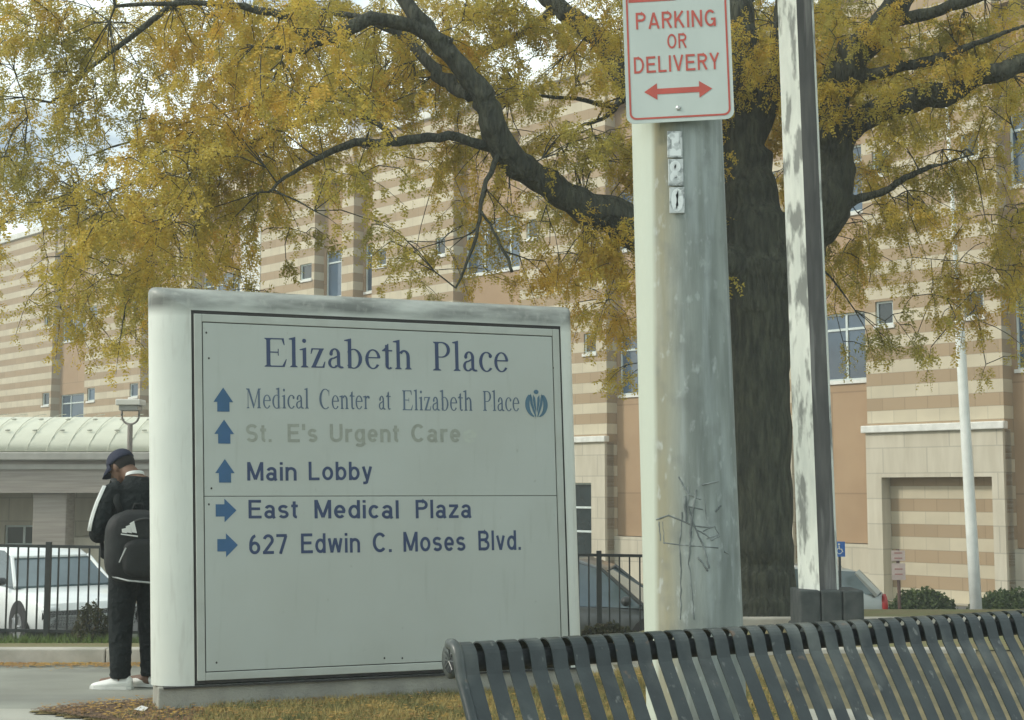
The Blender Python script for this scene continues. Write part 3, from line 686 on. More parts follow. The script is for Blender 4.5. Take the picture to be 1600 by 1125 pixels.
xl = KP(976,100)[0]; xr = KP(1144,100)[0]; zb = KP(1060,190)[1]; zt = zb+.61
mb = MB(); mb.prism(rrect(xl, xr, zb, zt, .035), -.002, .002); mb.build('panel', m_sw, prk)
mb = MB(); po = rrect(xl+.014, xr-.014, zb+.016, zt-.016, .028); pi_ = rrect(xl+.022, xr-.022, zb+.024, zt-.024, .022)
n = len(po); mb.add([(p[0],-.0035,p[1]) for p in po]+[(p[0],-.0035,p[1]) for p in pi_], [(i,(i+1)%n,(i+1)%n+n,i+n) for i in range(n)]); mb.build('border', m_red, prk)
mb = MB()
for t_, xa, xb, ya, yb, cp in (('PARKING',994,1118.5,46.5,41,26),('OR',1043,1073,76.5,75,23),('DELIVERY',991,1124.5,115.5,108,25.5)):
    a = KP(xa, ya); b = KP(xb, yb); c_ = KP(xa, ya-cp); add_word(mb, t_, a[0], b[0], a[1], b[1], c_[1]-a[1], -.0035, .135, .16)
mb.build('lettering', m_red, prk)
mb = MB(); a = KP(1006.5,144); b = KP(1113,139); hw = .034; L = b[0]-a[0]; zm = (a[1]+b[1])/2; h = .036
mb.add([(p[0],-.0035,p[1]) for p in [(a[0],zm),(a[0]+.055,zm-h),(a[0]+.055,zm-.012),(b[0]-.055,zm-.012),(b[0]-.055,zm-h),(b[0],zm),(b[0]-.055,zm+h),(b[0]-.055,zm+.012),(a[0]+.055,zm+.012),(a[0]+.055,zm+h)]], [tuple(range(10))])
mb.build('arrow', m_red, prk)
mb = MB(); a = KP(982, 5); b = KP(1056, 2); mb.add([(a[0],-.0032,a[1]),(b[0],-.0032,a[1]),(b[0],-.0032,a[1]+.17),(a[0],-.0032,a[1]+.17)], [(0,1,2,3)]); mb.build('red_block', m_red, prk)
m_bolt = mat('bolt_metal', (.5,.52,.5), (.3,.3,.28), .35, 20, metal=.7)
for y in (169,): 
    a = KP(1060, y); mb = MB(); mb.tube([(a[0],0,a[1]),(a[0],-.006,a[1]),(a[0],-.009,a[1])], [.011,.011,.006], 6); mb.build('bolt', m_bolt, prk)
mb = MB(); mb.box(-.07,.07,.0025,.012,zb+.05,zb+.08); mb.build('bracket', m_bolt, prk)

# ------------------------------------------------------------------ square painted pole
m_sq = mat('square_pole_paint', (.74,.79,.73), (.64,.69,.64), .7, 8, stretch=(2,2,.5), bump=.15, bscale=20)
layer(m_sq, (.17,.185,.175), scale=3.0, stretch=(3.2,3.2,.95), p0=.51, p1=.62, amount=.85, detail=12)
m_sqd = mat('square_pole_shade', (.12,.12,.115), (.07,.07,.07), .8, 5, stretch=(2,2,.4), bump=.1, bscale=30)  # darker tone puts the shade of the side away from the sun into the colour
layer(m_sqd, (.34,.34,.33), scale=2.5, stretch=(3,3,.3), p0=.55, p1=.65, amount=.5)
Yq = 14.0; qb = PY(1280, 950, Yq); qb.z = 0.0
sq = thing('square_pole', 'square pole, one face peeling white paint and the other coloured dark for its shaded side, before the tree', 'pole', qb)
ql = -.020; q1 = .185
rotq = R_(38)
mb1 = MB(); mb2 = MB(); mb3 = MB()
cs = [(-1,-1),(1,-1),(1,1),(-1,1)]
def qc(k, z):
    r = q1*(1-.012*z); x, y = cs[k]; a = r/1.0; X = (x*math.cos(rotq)-y*math.sin(rotq))*a*.72; Y = (x*math.sin(rotq)+y*math.cos(rotq))*a*.72
    return (X+ql*z, Y, z)
zz = [.41+ .4*k for k in range(25)]
order = sorted(range(4), key=lambda k: qc(k,0)[1]); near = order[0]
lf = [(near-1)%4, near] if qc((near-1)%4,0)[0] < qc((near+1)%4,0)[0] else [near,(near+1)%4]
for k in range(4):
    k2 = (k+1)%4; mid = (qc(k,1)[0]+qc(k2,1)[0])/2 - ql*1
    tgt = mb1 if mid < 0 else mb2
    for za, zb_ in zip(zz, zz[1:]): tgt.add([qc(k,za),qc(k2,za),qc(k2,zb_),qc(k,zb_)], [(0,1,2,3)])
mb1.build('painted_face', m_sq, sq); mb2.build('shade_tone_face', m_sqd, sq)
mb = MB(); mb.tube([qc(2 if False else (near+1)%4, z) for z in (zz[0], zz[-1])], .014, 6); mb.build('corner_bead', m_sq, sq)
mb = MB(); 
for i_ in range(3): mb.box(-.24+.21*i_, -.24+.21*i_+.205, -.24, .24, -.02, .43)
mb.box(-.26,.42,-.26,.26,-.03,.1)
mb.build('base_block', mat('black_base', (.07,.08,.08), (.035,.045,.045), .9, 6, bump=.3), sq, bevel=.02)

# ------------------------------------------------------------------ white flagpole, far right
fb = PY(1526, 948, 27.5); fb.z = gz(fb.x, fb.y)
fl = thing('white_flagpole', 'slender plain white pole standing on the right before the stone portal', 'pole', fb)
mb = MB(); hF = 11.0
mb.tube([(-.029*z, 0, z) for z in (0, 2, 4, 5.95, 6.0)], [.115,.108,.10,.092,.092], 16); mb.build('lower_tube', mat('pole_white', (.80,.84,.80), (.70,.74,.70), .35, 4), fl, smooth=True)
mb = MB(); mb.tube([(-.029*z, 0, z) for z in (6.0, 8, 10.5)], [.05,.045,.03], 12); mb.build('upper_tube', MATS['pole_white'], fl, smooth=True)
mb = MB(); mb.tube([(0,0,0),(0,0,.06)], [.2,.16], 20); mb.build('base_collar', MATS['pole_white'], fl)

# ------------------------------------------------------------------ bench
m_bench = mat('bench_paint', (.032,.044,.044), (.016,.024,.025), .34, 9, bump=.05, bscale=60, spec=.45)
layer(m_bench, (.13,.145,.13), scale=4, stretch=(1,1,1), p0=.52, p1=.72, amount=.7)
layer(m_bench, (.20,.21,.19), scale=34, stretch=(1,1,.5), p0=.65, p1=.74, amount=.6)
layer(m_bench, (.15,.09,.05), scale=16, p0=.68, p1=.74, amount=.6)
BA = Vector((-.195, 4.62, 0)); BB = Vector((2.22, 5.93, 0)); bd = (BB-BA).normalized(); BL = (BB-BA).length
m_iron2 = mat('bench_dark', (.02,.025,.027), (.012,.015,.017), .7, 8)
ben = thing('slatted_bench', 'dark grey metal street bench of narrow upright slats rolled over its top', 'bench', BA, math.atan2(bd.y, bd.x))
# local x along the bench, -y towards the street (camera)
prof = []
rc = .052; zc_ = .85
for k in range(13): a = R_(205 - 180*k/12 - 0); prof.append((-(-math.cos(a))*-1*rc*-1, zc_+rc*math.sin(a)))
prof = [(rc*math.cos(R_(-35+ (180+35-24)*k/14)), zc_+rc*math.sin(R_(-35+(180+35-24)*k/14))) for k in range(15)]   # starts behind (+y), over the top, to the front
prof += [(-.052-.62*q*.38-.006*math.sin(q*3), zc_-.02-q*.38) for q in (.06,.25,.5,.75,1.0)]
yb_, zb__ = prof[-1]
prof += [(yb_-.03, zb__-.035), (yb_-.08, zb__-.05), (yb_-.2, zb__-.045), (yb_-.38, zb__-.025), (yb_-.43, zb__-.035), (yb_-.455, zb__-.07), (yb_-.45, zb__-.11)]
def strap(x0, wd, th=.005):
    mb = MB(); n = len(prof); vs = []
    for i, (y, z) in enumerate(prof):
        a = Vector(prof[max(i-1,0)]); b = Vector(prof[min(i+1,n-1)]); t_ = (b-a).normalized(); nn = Vector((-t_.y, t_.x))*th
        vs += [(x0,y,z),(x0+wd,y,z),(x0+wd,y-nn.x*-1*-1,z-nn.y*-1*-1),(x0,y-nn.x,z-nn.y)]
    fs = []
    for i in range(n-1):
        for k in range(4): fs.append((4*i+k, 4*i+(k+1)%4, 4*i+4+(k+1)%4, 4*i+4+k))
    fs += [(0,1,2,3),(4*n-4,4*n-3,4*n-2,4*n-1)]
    mb.add(vs, fs); return mb
N_S = 33; pit = BL/N_S
for k in range(N_S):
    strap(k*pit+.010, .056).build('slat', m_bench, ben, smooth=False)
mb = MB(); mb.tube([(-.01,0,zc_-.009),(BL+.01,0,zc_-.009)], rc-.019, 24); mb.build('top_tube', m_iron2, ben, smooth=False, bevel=.004)
mb = MB(); mb.box(.01, BL-.01, prof[17][0]+.004, prof[17][0]+.012, prof[17][1]-.025, prof[17][1]+.01)
for x in (0, BL):
    k = MB(); k.tube([(x,y,z) for y, z in prof[8:]], .019, 10); k.tube([(x-.008,0,zc_),(x+.008,0,zc_)], rc+.006, 28)
    k.build('end_frame', m_bench, ben, smooth=True)
    e = MB()
    for q in range(8): a = math.pi*q/4; e.tube([(x-.0105,0,zc_),(x-.0105,.038*math.cos(a),zc_+.038*math.sin(a))], .0022, 5)
    e.build('end_spokes', m_bench, ben)
for x in (.25, BL-.25):
    for y0, y1 in ((yb_-.38, yb_-.42), (yb_-.02, .06)):
        k = MB(); k.tube([(x,y0,zb__-.05),(x,y1,.02)], .022, 10); k.tube([(x,y1,0),(x,y1,.02)], .05, 12); k.build('leg', m_bench, ben, smooth=True)
mb = MB(); mb.tube([(0,yb_-.2,zb__-.06),(BL,yb_-.2,zb__-.06)], .018, 8); mb.build('seat_rail', m_bench, ben, smooth=True)

# ------------------------------------------------------------------ iron fence
m_iron = mat('black_iron', (.03,.035,.035), (.02,.025,.025), .5, 8)
fa = PY(-40, 1000, 17.0); fe = PY(1030, 985, 17.0)
FX0, FX1 = fa.x, fe.x
fen = thing('iron_fence', 'black iron picket fence in front of the parked cars', 'fence', (FX0, 17.0, 0)); FL = FX1-FX0
ft = lambda x: .74 - .13*x/FL
fbm = lambda x: -.42
npk = int(FL/.122)
for k in range(npk):
    x = k*.122
    if k % 18 == 7: 
        mb = MB(); mb.box(x-.03,x+.03,-.03,.03,fbm(x)-.1,ft(x)+.05); mb.build('post', m_iron, fen)
    else:
        mb = MB(); mb.box(x-.009,x+.009,-.009,.009,fbm(x)+.02,ft(x)-.0); mb.build('picket', m_iron, fen)
for dz0, y_ in ((0,0),(-1.0,0)):
    mb = MB(); n = 8
    mb.add([(0,-.018,ft(0)+dz0-.02),(FL,-.018,ft(FL)+dz0-.02),(FL,-.018,ft(FL)+dz0+.015),(0,-.018,ft(0)+dz0+.015),(0,.018,ft(0)+dz0-.02),(FL,.018,ft(FL)+dz0-.02),(FL,.018,ft(FL)+dz0+.015),(0,.018,ft(0)+dz0+.015)],
        [(0,1,2,3),(4,7,6,5),(0,4,5,1),(1,5,6,2),(2,6,7,3),(3,7,4,0)])
    mb.build('rail', m_iron, fen)

# ------------------------------------------------------------------ cars
def car(name, label, loc, rz, paint, L=4.7, Wd=1.85, H=1.62, kind='suv'):
    root = thing(name, label, 'car', loc, rz, 'cars parked behind the fence')
    # stations along x (front is +x): (x, belt height, roof height or None)
    hood = .98 if kind == 'suv' else .88
    low = [(-L/2,.55,.80),(-L/2+.08,.42,hood+.02),(-L/2+.5,.28,hood+.06),(-.6,.22,hood+.04),(.6,.22,hood+.02),(1.1,.24,hood-.01),(L/2-.55,.26,hood-.10),(L/2-.12,.32,hood-.22),(L/2,.42,hood-.42)]
    mb = MB(); rs = []
    for x, zb_, zt_ in low:
        q = 1 - .10*max(0,(abs(x)-(L/2-.6))/.6)**2*1.6; hw = Wd/2*q
        rs.append([(x,-hw*.93,zb_),(x,-hw,zb_+.18),(x,-hw,zt_-.16),(x,-hw*.95,zt_-.04),(x,-hw*.80,zt_),(x,hw*.80,zt_),(x,hw*.95,zt_-.04),(x,hw,zt_-.16),(x,hw,zb_+.18),(x,hw*.93,zb_)])
    mb.rings(rs); b = mb.build('body', paint, root, smooth=True); es_ = b.modifiers.new('b','BEVEL'); es_.width=.03; es_.segments=2; es_.angle_limit=R_(35)
    g_ = MB(); rear = -L/2+.15 if kind == 'suv' else -L/2+.85
    st_ = [(rear,hood,hood+.05,.0),(rear+.35,hood,H-.08,1),(-.6,hood,H-.02,1),(.05,hood,H-.03,1),(.42,hood,H-.14,1),(1.15,hood-.02,hood+.02,0)]
    rs = []
    for x, a, b_, t_ in st_:
        hb = Wd/2*.93; ht = Wd/2*(.93-.20*(b_-hood)/(H-hood)); rs.append([(x,-hb,a),(x,-ht,b_),(x,ht,b_),(x,hb,a)])
    g_.rings(rs); gg = g_.build('glasshouse', m_cg, root)
    r_ = MB(); rs = []
    for x, z in ((rear+.28,H-.12),(rear+.45,H-.055),(-.6,H+.0),(.08,H-.005),(.48,H-.135)):
        ht = Wd/2*.76; rs.append([(x,-ht,z-.03),(x,-ht*.9,z+.012),(x,ht*.9,z+.012),(x,ht,z-.03)])
    r_.rings(rs); rb = r_.build('roof', paint, root, smooth=True, bevel=.01)
    for s_ in (-1,1):
        for (xa,za),(xb,zb_),w_ in (((1.12,hood),(.44,H-.13),.035),((-.35,hood),(-.38,H-.05),.04),((rear+.05,hood),(rear+.36,H-.09),.07)):
            ya = s_*Wd/2*.935; yb2 = s_*Wd/2*.745; p = MB(); p.tube([(xa,ya,za),(xb,yb2,zb_)], w_, 6); p.build('pillar', paint, root)
        mi_ = MB(); mi_.ell((.85,s_*(Wd/2+.10),hood+.10),(.08,.11,.075),12,8); mi_.build('mirror', m_iron, root, smooth=True)
        hl = MB(); hl.ell((L/2-.16,s_*Wd/2*.72,hood-.33),(.14,.18,.085),12,8); hl.build('headlight', m_lens, root, smooth=True)
        tl = MB(); tl.ell((-L/2+.09,s_*Wd/2*.84,hood-.18),(.06,.09,.20),12,8); tl.build('taillight', m_tail, root, smooth=True)
        for x in (L/2-.95,-L/2+.95):
            w_ = MB(); w_.tube([(x,s_*(Wd/2-.22),.34),(x,s_*(Wd/2+.01),.34)], .34, 24); ty = w_.build('tyre', m_tyre, root, bevel=.03)
            a_ = MB(); a_.tube([(x,s_*(Wd/2-.20),.36),(x,s_*(Wd/2+.004),.36)], .42, 26); a_.build('wheel_arch', m_tyre, root)
            ri = MB(); ri.tube([(x,s_*(Wd/2),.34),(x,s_*(Wd/2+.022),.34)], .22, 20)
            for q in range(5):
                an = 2*math.pi*q/5; ri.tube([(x,s_*(Wd/2+.03),.34),(x+.2*math.cos(an),s_*(Wd/2+.028),.34+.2*math.sin(an))], .022, 5)
            ri.build('rim', m_rim, ty)
    pl = MB(); pl.box(-L/2-.012,-L/2+.05,-.26,.26,hood-.32,hood-.20); pl.build('plate', m_white, root)
    return root
m_cg = mat('car_glass', (.10,.15,.17), (.05,.08,.09), .05, .8, spec=1.)
m_lens = mat('lens', (.7,.75,.75), (.6,.65,.65), .1, 3); m_tail = mat('tail_red', (.42,.03,.03), (.35,.03,.03), .2, 3)
m_tyre = mat('tyre_rubber', (.025,.025,.025), (.02,.02,.02), .9, 9); m_rim = mat('rim_alloy', (.35,.36,.36), (.28,.29,.29), .35, 5, metal=.6)
pw = mat('white_car_paint', (.78,.82,.80), (.74,.78,.76), .25, 1, coat=.6); pg = mat('grey_car_paint', (.055,.065,.065), (.045,.055,.055), .3, 1, coat=.6); psv = mat('silver_car_paint', (.36,.39,.37), (.32,.35,.33), .3, 1, metal=.3, coat=.6)
c = PY(45, 1003, 24.8)
car('parked_car', 'white sport utility car parked behind the iron fence beside the man', (-8.78, 26.5, BZ), R_(-50), pw, 4.8, 1.92, 1.62)
c = PY(960, 940, 23.6)
car('parked_car', 'dark grey car behind the fence, between the directory sign and the thick pole', (c.x-.62, 22.4, BZ+.06), R_(-12), pg, 4.5, 1.8, 1.56, 'sedan')
c = PY(1376, 930, 24.0)
car('parked_car', 'silver car with its red tail lamp showing right of the square pole', (c.x-2.35, 24.0, BZ+.02), R_(180), psv, 4.6, 1.8, 1.42, 'suv')

# ------------------------------------------------------------------ small posts and signs
lp = PY(204, 640, 24.0); lpb = Vector((lp.x, 24.0, BZ))
lam = thing('lot_lamp', 'box headed parking lot lamp on a curved yoke, rising behind the man', 'street lamp', lpb)
hz = lambda y: PY(204, y, 24.0).z - BZ
m_lp = mat('lamp_paint', (.30,.27,.24), (.24,.22,.2), .5, 5)
mb = MB(); mb.tube([(.02,0,0),(0,0,hz(662))], [.055,.045], 12); mb.tube([(.02,0,0),(.02,0,.12)], .12, 12); mb.build('pole', m_lp, lam, smooth=False)
mb = MB(); mb.tube([(-.145*math.cos(a*math.pi/12), 0, hz(650)-.14*math.sin(a*math.pi/12)+.0) for a in range(13)], .018, 8)
mb.tube([(-.145,0,hz(650)),(-.15,0,hz(640))], .018, 8); mb.tube([(.145,0,hz(650)),(.15,0,hz(640))], .018, 8); mb.build('yoke', m_lp, lam, smooth=True)
mb = MB(); mb.box(-.21,.21,-.2,.2,hz(634),hz(624.5)); mb.build('head', mat('lamp_white', (.72,.72,.66), (.66,.66,.6), .5, 3), lam, bevel=.015)
mb = MB(); mb.box(-.16,.16,-.16,.16,hz(642),hz(634)-.002); mb.build('lens', mat('lamp_lens', (.33,.34,.32), (.28,.29,.27), .2, 3), lam, bevel=.01)

ap = PY(1313, 858, 22.6); 
acc = thing('accessible_parking_sign', 'small blue accessible parking sign on a thin post right of the square pole', 'sign', (ap.x-.01, 22.6, BZ))
zz_ = ap.z-BZ
mb = MB(); mb.tube([(0,.02,0),(0,.02,zz_+.12)], .022, 8); mb.build('post', m_iron, acc)
mb = MB(); mb.box(-.085,.085,-.004,.0,zz_-.12,zz_+.12); mb.build('panel', mat('access_blue', (.04,.16,.5), (.035,.14,.45), .4, 4), acc)
mb = MB(); mb.ell((-.01,-.007,zz_+.075),(.017,.003,.017),10,6); mb.tube([(-.01,-.007,zz_+.05),(-.005,-.007,zz_-.0),(.03,-.007,zz_-.0),(.045,-.007,zz_-.045)], .009, 6)
mb.tube([(-.005+.04*math.cos(R_(a)),-.0065,zz_-.03+.045*math.sin(R_(a))) for a in range(110,350,20)], .006, 5); mb.build('symbol', m_white, acc)

rp_ = PY(1403, 885, 25.0)
rs_ = thing('small_lot_sign', 'small pale sign plates with faded red print on rusty post before the striped portal', 'sign', (rp_.x, 25.0, BZ))
f2 = lambda y: PY(1403, y, 25.0).z - BZ
mb = MB(); mb.tube([(.02,0,-.05),(0,0,f2(858))], .03, 8); mb.build('post', mat('rust_post', (.16,.10,.08), (.10,.07,.06), .9, 9), rs_)
for y0, y1 in ((876,860),(906,880)):
    mb = MB(); mb.box(-.12,.12,-.036,-.030,f2(y0),f2(y1)); pl = mb.build('plate', mat('pale_plate', (.60,.50,.45), (.52,.42,.38), .6, 12), rs_)
    mb = MB(); z = (f2(y0)+f2(y1))/2
    for q in (-.045,.045): mb.box(-.07,.07,-.039,-.037,z+q-.012,z+q+.012)
    mb.build('print', mat('faded_red', (.45,.22,.19), (.4,.2,.18), .6, 9), pl)

# ------------------------------------------------------------------ foliage helpers
def leaf_mat(name, cols):
    m = bpy.data.materials.new(name); m.use_nodes = True; n = m.node_tree; b = n.nodes['Principled BSDF']; out = n.nodes['Material Output']
    at = nd(m, 'ShaderNodeAttribute'); at.attribute_name = 'tint'; r = nd(m, 'ShaderNodeValToRGB'); e = r.color_ramp.elements
    e[0].color = (*cols[0],1); e[1].color = (*cols[-1],1)
    for k in range(1, len(cols)-1): x = e.new(k/(len(cols)-1)); x.color = (*cols[k],1)
    n.links.new(at.outputs['Fac'], r.inputs[0]); n.links.new(r.outputs[0], b.inputs['Base Color']); b.inputs['Roughness'].default_value = .6; b.inputs['Specular IOR Level'].default_value = .3
    tr = nd(m, 'ShaderNodeBsdfTranslucent'); n.links.new(r.outputs[0], tr.inputs[0]); ms = nd(m, 'ShaderNodeMixShader'); ms.inputs[0].default_value = .45
    n.links.new(b.outputs[0], ms.inputs[1]); n.links.new(tr.outputs[0], ms.inputs[2]); n.links.new(ms.outputs[0], out.inputs[0]); return m
def rotmats(d, up):      # columns: d, side, n
    d = d/np.linalg.norm(d,axis=1,keepdims=True); s_ = np.cross(d, up); s_ /= np.linalg.norm(s_,axis=1,keepdims=True)+1e-9; n_ = np.cross(s_, d)
    return np.stack([d, s_, n_], axis=2)
def blob_shrub(name, label, loc, r, m, n=2600, ls=.05, cat='shrub', group=None):
    root = thing(name, label, cat, loc, 0, group)
    P = rng.normal(size=(n,3)); P /= np.linalg.norm(P,axis=1,keepdims=True); P *= (rng.uniform(.55,1,(n,1)))**.5; P[:,2] = np.abs(P[:,2])
    P *= 1+.12*np.sin(P[:,:1]*9)*np.cos(P[:,1:2]*8); P *= np.array(r)
    d = rng.normal(size=(n,3)); M = rotmats(d, rng.normal(size=(n,3)))
    T = np.array([(-1,0,0),(0,-.5,0),(1,0,0),(0,.5,0)])*ls; V = P[:,None,:] + np.einsum('nij,kj->nki', M, T)
    npmesh('foliage', V.reshape(-1,3), np.arange(4*n).reshape(-1,4), m, root, col=rng.uniform(0,1,n))
    s_ = MB()
    for k in range(7):
        a = random.uniform(0,6.28); s_.tube([(0,0,0),(math.cos(a)*r[0]*.3,math.sin(a)*r[1]*.3,r[2]*.4),(math.cos(a)*r[0]*.6,math.sin(a)*r[1]*.6,r[2]*.8)], [.02,.012,.006], 5)
    s_.build('stems', m_iron, root); return root
lm_g = leaf_mat('shrub_leaves', [(.05,.08,.03),(.08,.12,.045),(.13,.17,.06)])
lm_d = leaf_mat('vine_and_shade_leaves', [(.05,.055,.04),(.09,.10,.05),(.12,.10,.06)])
c = PY(1440, 950, 30); blob_shrub('hedge_shrub', 'low rounded green shrub left of the white flagpole', (c.x, 30, BZ), (.75,.5,.62), lm_g, 3500, group='low hedge shrubs before the portal')
c = PY(1580, 955, 29); blob_shrub('hedge_shrub', 'low rounded green shrub right of the white flagpole', (c.x, 29, BZ), (.9,.5,.66), lm_g, 3500, group='low hedge shrubs before the portal')
c = PY(143, 1000, 16.8); blob_shrub('fence_vine_and_shade', 'dark straggly vine climbing the fence just left of the man', (c.x-.02, 16.85, -.43), (.24,.12,.50), lm_d, 800, .028, 'plant')

c = PY(950, 985, 16.8); blob_shrub('fence_vine_and_shade', 'dark low plant added in place of shading against the fence between the sign and thick pole', (c.x, 16.9, -.48), (.42,.14,.30), lm_d, 1800, .032, 'plant')  # added plant, its dark leaves stand in for plain shading by the fence
# ------------------------------------------------------------------ tree
m_bark = mat('bark', (.10,.108,.078), (.05,.055,.042), .95, 9, stretch=(1.6,1.6,.32), bump=1., bscale=16)
for n_ in m_bark.node_tree.nodes:
    if n_.type == 'BUMP': n_.inputs['Distance'].default_value = .12
layer(m_bark, (.14,.145,.10), scale=4, p0=.58, p1=.75, amount=.4)
layer(m_bark, (.03,.034,.028), scale=15, stretch=(1.7,1.7,.28), p0=.48, p1=.66, amount=.7, detail=12)
TY = 15.8
def V3(t): return np.array(PY(t[0], t[1], t[2]))
limbs_px = [   # x, y in the photograph with the distance Y, radius in metres
 [(1194,1010,15.8,.47),(1193,965,15.8,.41),(1192,940,15.8,.385),(1190,860,15.8,.36),(1187,700,15.8,.352),(1185,560,15.8,.36),(1188,470,15.8,.38),(1192,410,15.8,.42)],
 [(1185,560,15.8,.25),(1175,460,15.8,.27),(1110,408,15.6,.25),(1030,378,15.4,.235),(960,342,15.2,.215),(895,312,15.0,.165),(830,272,14.8,.155),(785,228,14.6,.16),(765,170,14.5,.135),(728,115,14.4,.11),(690,75,14.4,.10),(640,10,14.4,.085),(570,-90,14.5,.06)],
 [(1186,600,15.8,.25),(1184,450,15.8,.34),(1172,340,15.9,.34),(1166,250,16.0,.30),(1160,140,16.1,.25),(1150,20,16.2,.21),(1140,-120,16.3,.15),(1150,-320,16.3,.09),(1165,-480,16.4,.04)],
 [(1158,260,16.0,.16),(1100,225,16.1,.15),(1040,180,16.2,.15),(985,130,16.3,.16),(935,60,16.4,.13),(870,10,16.4,.11),(790,-60,16.5,.08),(700,-180,16.6,.05)],
 [(1190,600,15.8,.25),(1200,450,15.8,.30),(1245,380,15.8,.31),(1288,315,15.8,.28),(1300,250,15.8,.25),(1295,180,15.7,.22),(1318,110,15.6,.20),(1372,50,15.5,.17),(1420,-20,15.4,.14),(1500,-140,15.2,.09),(1560,-280,15.1,.05)],
 [(1298,225,15.8,.16),(1340,190,15.6,.165),(1400,165,15.4,.16),(1460,150,15.2,.145),(1520,125,15.1,.12),(1600,100,15.0,.11),(1700,70,15.2,.06),(1800,20,15.1,.03)],
 [(1295,330,15.8,.07),(1340,312,15.6,.06),(1385,297,15.4,.05),(1420,275,15.3,.045),(1455,262,15.2,.035),(1520,240,15.1,.02),(1600,215,15,.01)],
 [(1310,130,15.6,.08),(1400,105,15.4,.07),(1470,90,15.2,.06),(1560,55,15.0,.035),(1640,30,14.9,.02)],
 [(1395,30,15.4,.08),(1470,15,15.2,.07),(1560,-15,15,.05),(1680,-60,14.8,.03)],
 [(772,232,14.6,.055),(700,214,14.4,.05),(620,222,14.2,.048),(540,228,14.1,.04),(470,262,14.0,.022),(420,300,13.9,.012)],
 [(735,150,14.5,.07),(700,130,14.7,.08),(660,90,14.9,.06),(600,40,15.0,.05),(520,20,15.1,.03)],
 [(705,70,14.4,.08),(600,30,14.2,.075),(500,62,14.0,.07),(440,25,13.9,.045),(330,5,13.8,.03),(180,10,13.7,.018)],
 [(500,62,14.0,.045),(470,80,13.9,.035),(430,75,13.8,.02)],
 [(1166,250,16.0,.13),(1205,150,16.0,.12),(1222,40,15.8,.10),(1235,-90,15.2,.07),(1250,-260,14.2,.03)],
 [(570,-90,14.5,.06),(480,-85,14.6,.055),(350,-40,14.8,.045),(200,60,15.0,.03),(80,160,15.1,.015)],
 [(620,222,14.2,.03),(560,180,14.6,.03),(440,200,15.0,.028),(330,255,15.2,.02),(200,290,15.4,.014),(90,330,15.5,.008)],
 [(870,10,16.4,.06),(800,60,17.0,.05),(640,120,17.6,.04),(500,150,18,.03),(330,180,18.2,.02),(150,240,18.3,.012)],
 [(990,140,16.3,.05),(960,165,16.0,.03),(900,155,15.8,.025),(820,150,15.6,.015)],
 [(985,130,16.3,.05),(950,180,15.9,.028),(905,200,15.7,.018),(880,240,15.6,.01)],
 [(1140,-120,16.3,.10),(1000,-250,17.2,.08),(850,-350,18.2,.05),(700,-380,19,.02)],
 [(1150,20,16.2,.12),(1250,-120,17.5,.09),(1400,-260,18.8,.05),(1500,-330,19.5,.02)],
 [(1160,140,16.1,.12),(1080,20,17.8,.09),(1020,-80,19.4,.05),(980,-130,21,.02)],
 [(785,228,14.6,.035),(755,300,14.3,.022),(745,370,14.2,.018),(712,450,14.1,.010)],
 [(752,330,14.2,.014),(775,370,14.2,.014),(800,425,14.1,.018)],
]
nodes = []; trunk = MB(); 
def smoothpath(P, Rr, sub=5):
    out = []; rr = []
    n = len(P)
    for i in range(n-1):
        p0, p1, p2, p3 = P[max(i-1,0)], P[i], P[i+1], P[min(i+2,n-1)]
        for k in range(sub):
            t = k/sub; out.append(.5*((2*p1)+(-p0+p2)*t+(2*p0-5*p1+4*p2-p3)*t*t+(-p0+3*p1-3*p2+p3)*t**3)); rr.append(Rr[i]+(Rr[i+1]-Rr[i])*t)
    out.append(P[-1]); rr.append(Rr[-1]); return out, rr
trees_root = thing('honey_locust_tree', 'big spreading tree with dark trunk and yellow autumn foliage behind the pole', 'tree', (float(V3((1194,985,15.8))[0]), 15.8, 0))
TO = np.array(trees_root.location)
big = MB(); br = MB()
for li, L in enumerate(limbs_px):
    P = [V3(q) for q in L]; Rr = [q[3] for q in L]; sp, sr = smoothpath(P, Rr)
    for i in range(1, len(sp)-1): sp[i] = sp[i] + rng.normal(0, (.02 if li == 0 else .10)*sr[i]+.005, 3)
    (big if li < 8 else br).tube([tuple(p-TO) for p in sp], [r*(1+rng.uniform(-.06,.06)) for r in sr] if li else [r*(1+.02*math.sin(3*k_)) for k_, r in enumerate(sr)], 18 if sr[0] > .2 else 8)
    for p, r in zip(sp, sr):
        if li > 0: nodes.append((*p, r))
tk = big.build('trunk', m_bark, trees_root, smooth=True); remesh(tk, .03, 4)
tx_ = bpy.data.textures.new('bark_relief', 'MUSGRAVE') if False else None

DEN = [
 [.85,.85,.80,.95,.90,.95,.90,.90,.70,.85,.95,.95,.85,.85,.80,.60],
 [.50,.42,.60,.92,.95,.95,.85,.75,.45,.60,.80,.85,.85,.75,.75,.85],
 [.60,.62,.72,.92,.85,.80,.45,.65,.40,.45,.60,.70,.80,.55,.50,.60],
 [.70,.55,.85,.90,.80,.62,.40,.55,.38,.62,.50,.60,.55,.70,.45,.62],
 [.22,.85,.85,.66,.42,.30,.35,.60,.45,.75,.30,.10,.35,.60,.55,.75],
 [.06,.65,.66,.34,.22,.14,.28,.30,.22,.75,.20,.10,.50,.65,.50,.70],
 [.03,.55,.45,.10,.05,.02,.04,.04,.04,.60,.10,.0,.12,.42,.30,.55],
 [.0,.03,.0,.0,.0,.0,.0,.0,.0,.22,.0,.0,.02,.30,.10,.14],
]
cl = []; ct = []
crownR = 9.2; tx = float(TO[0])
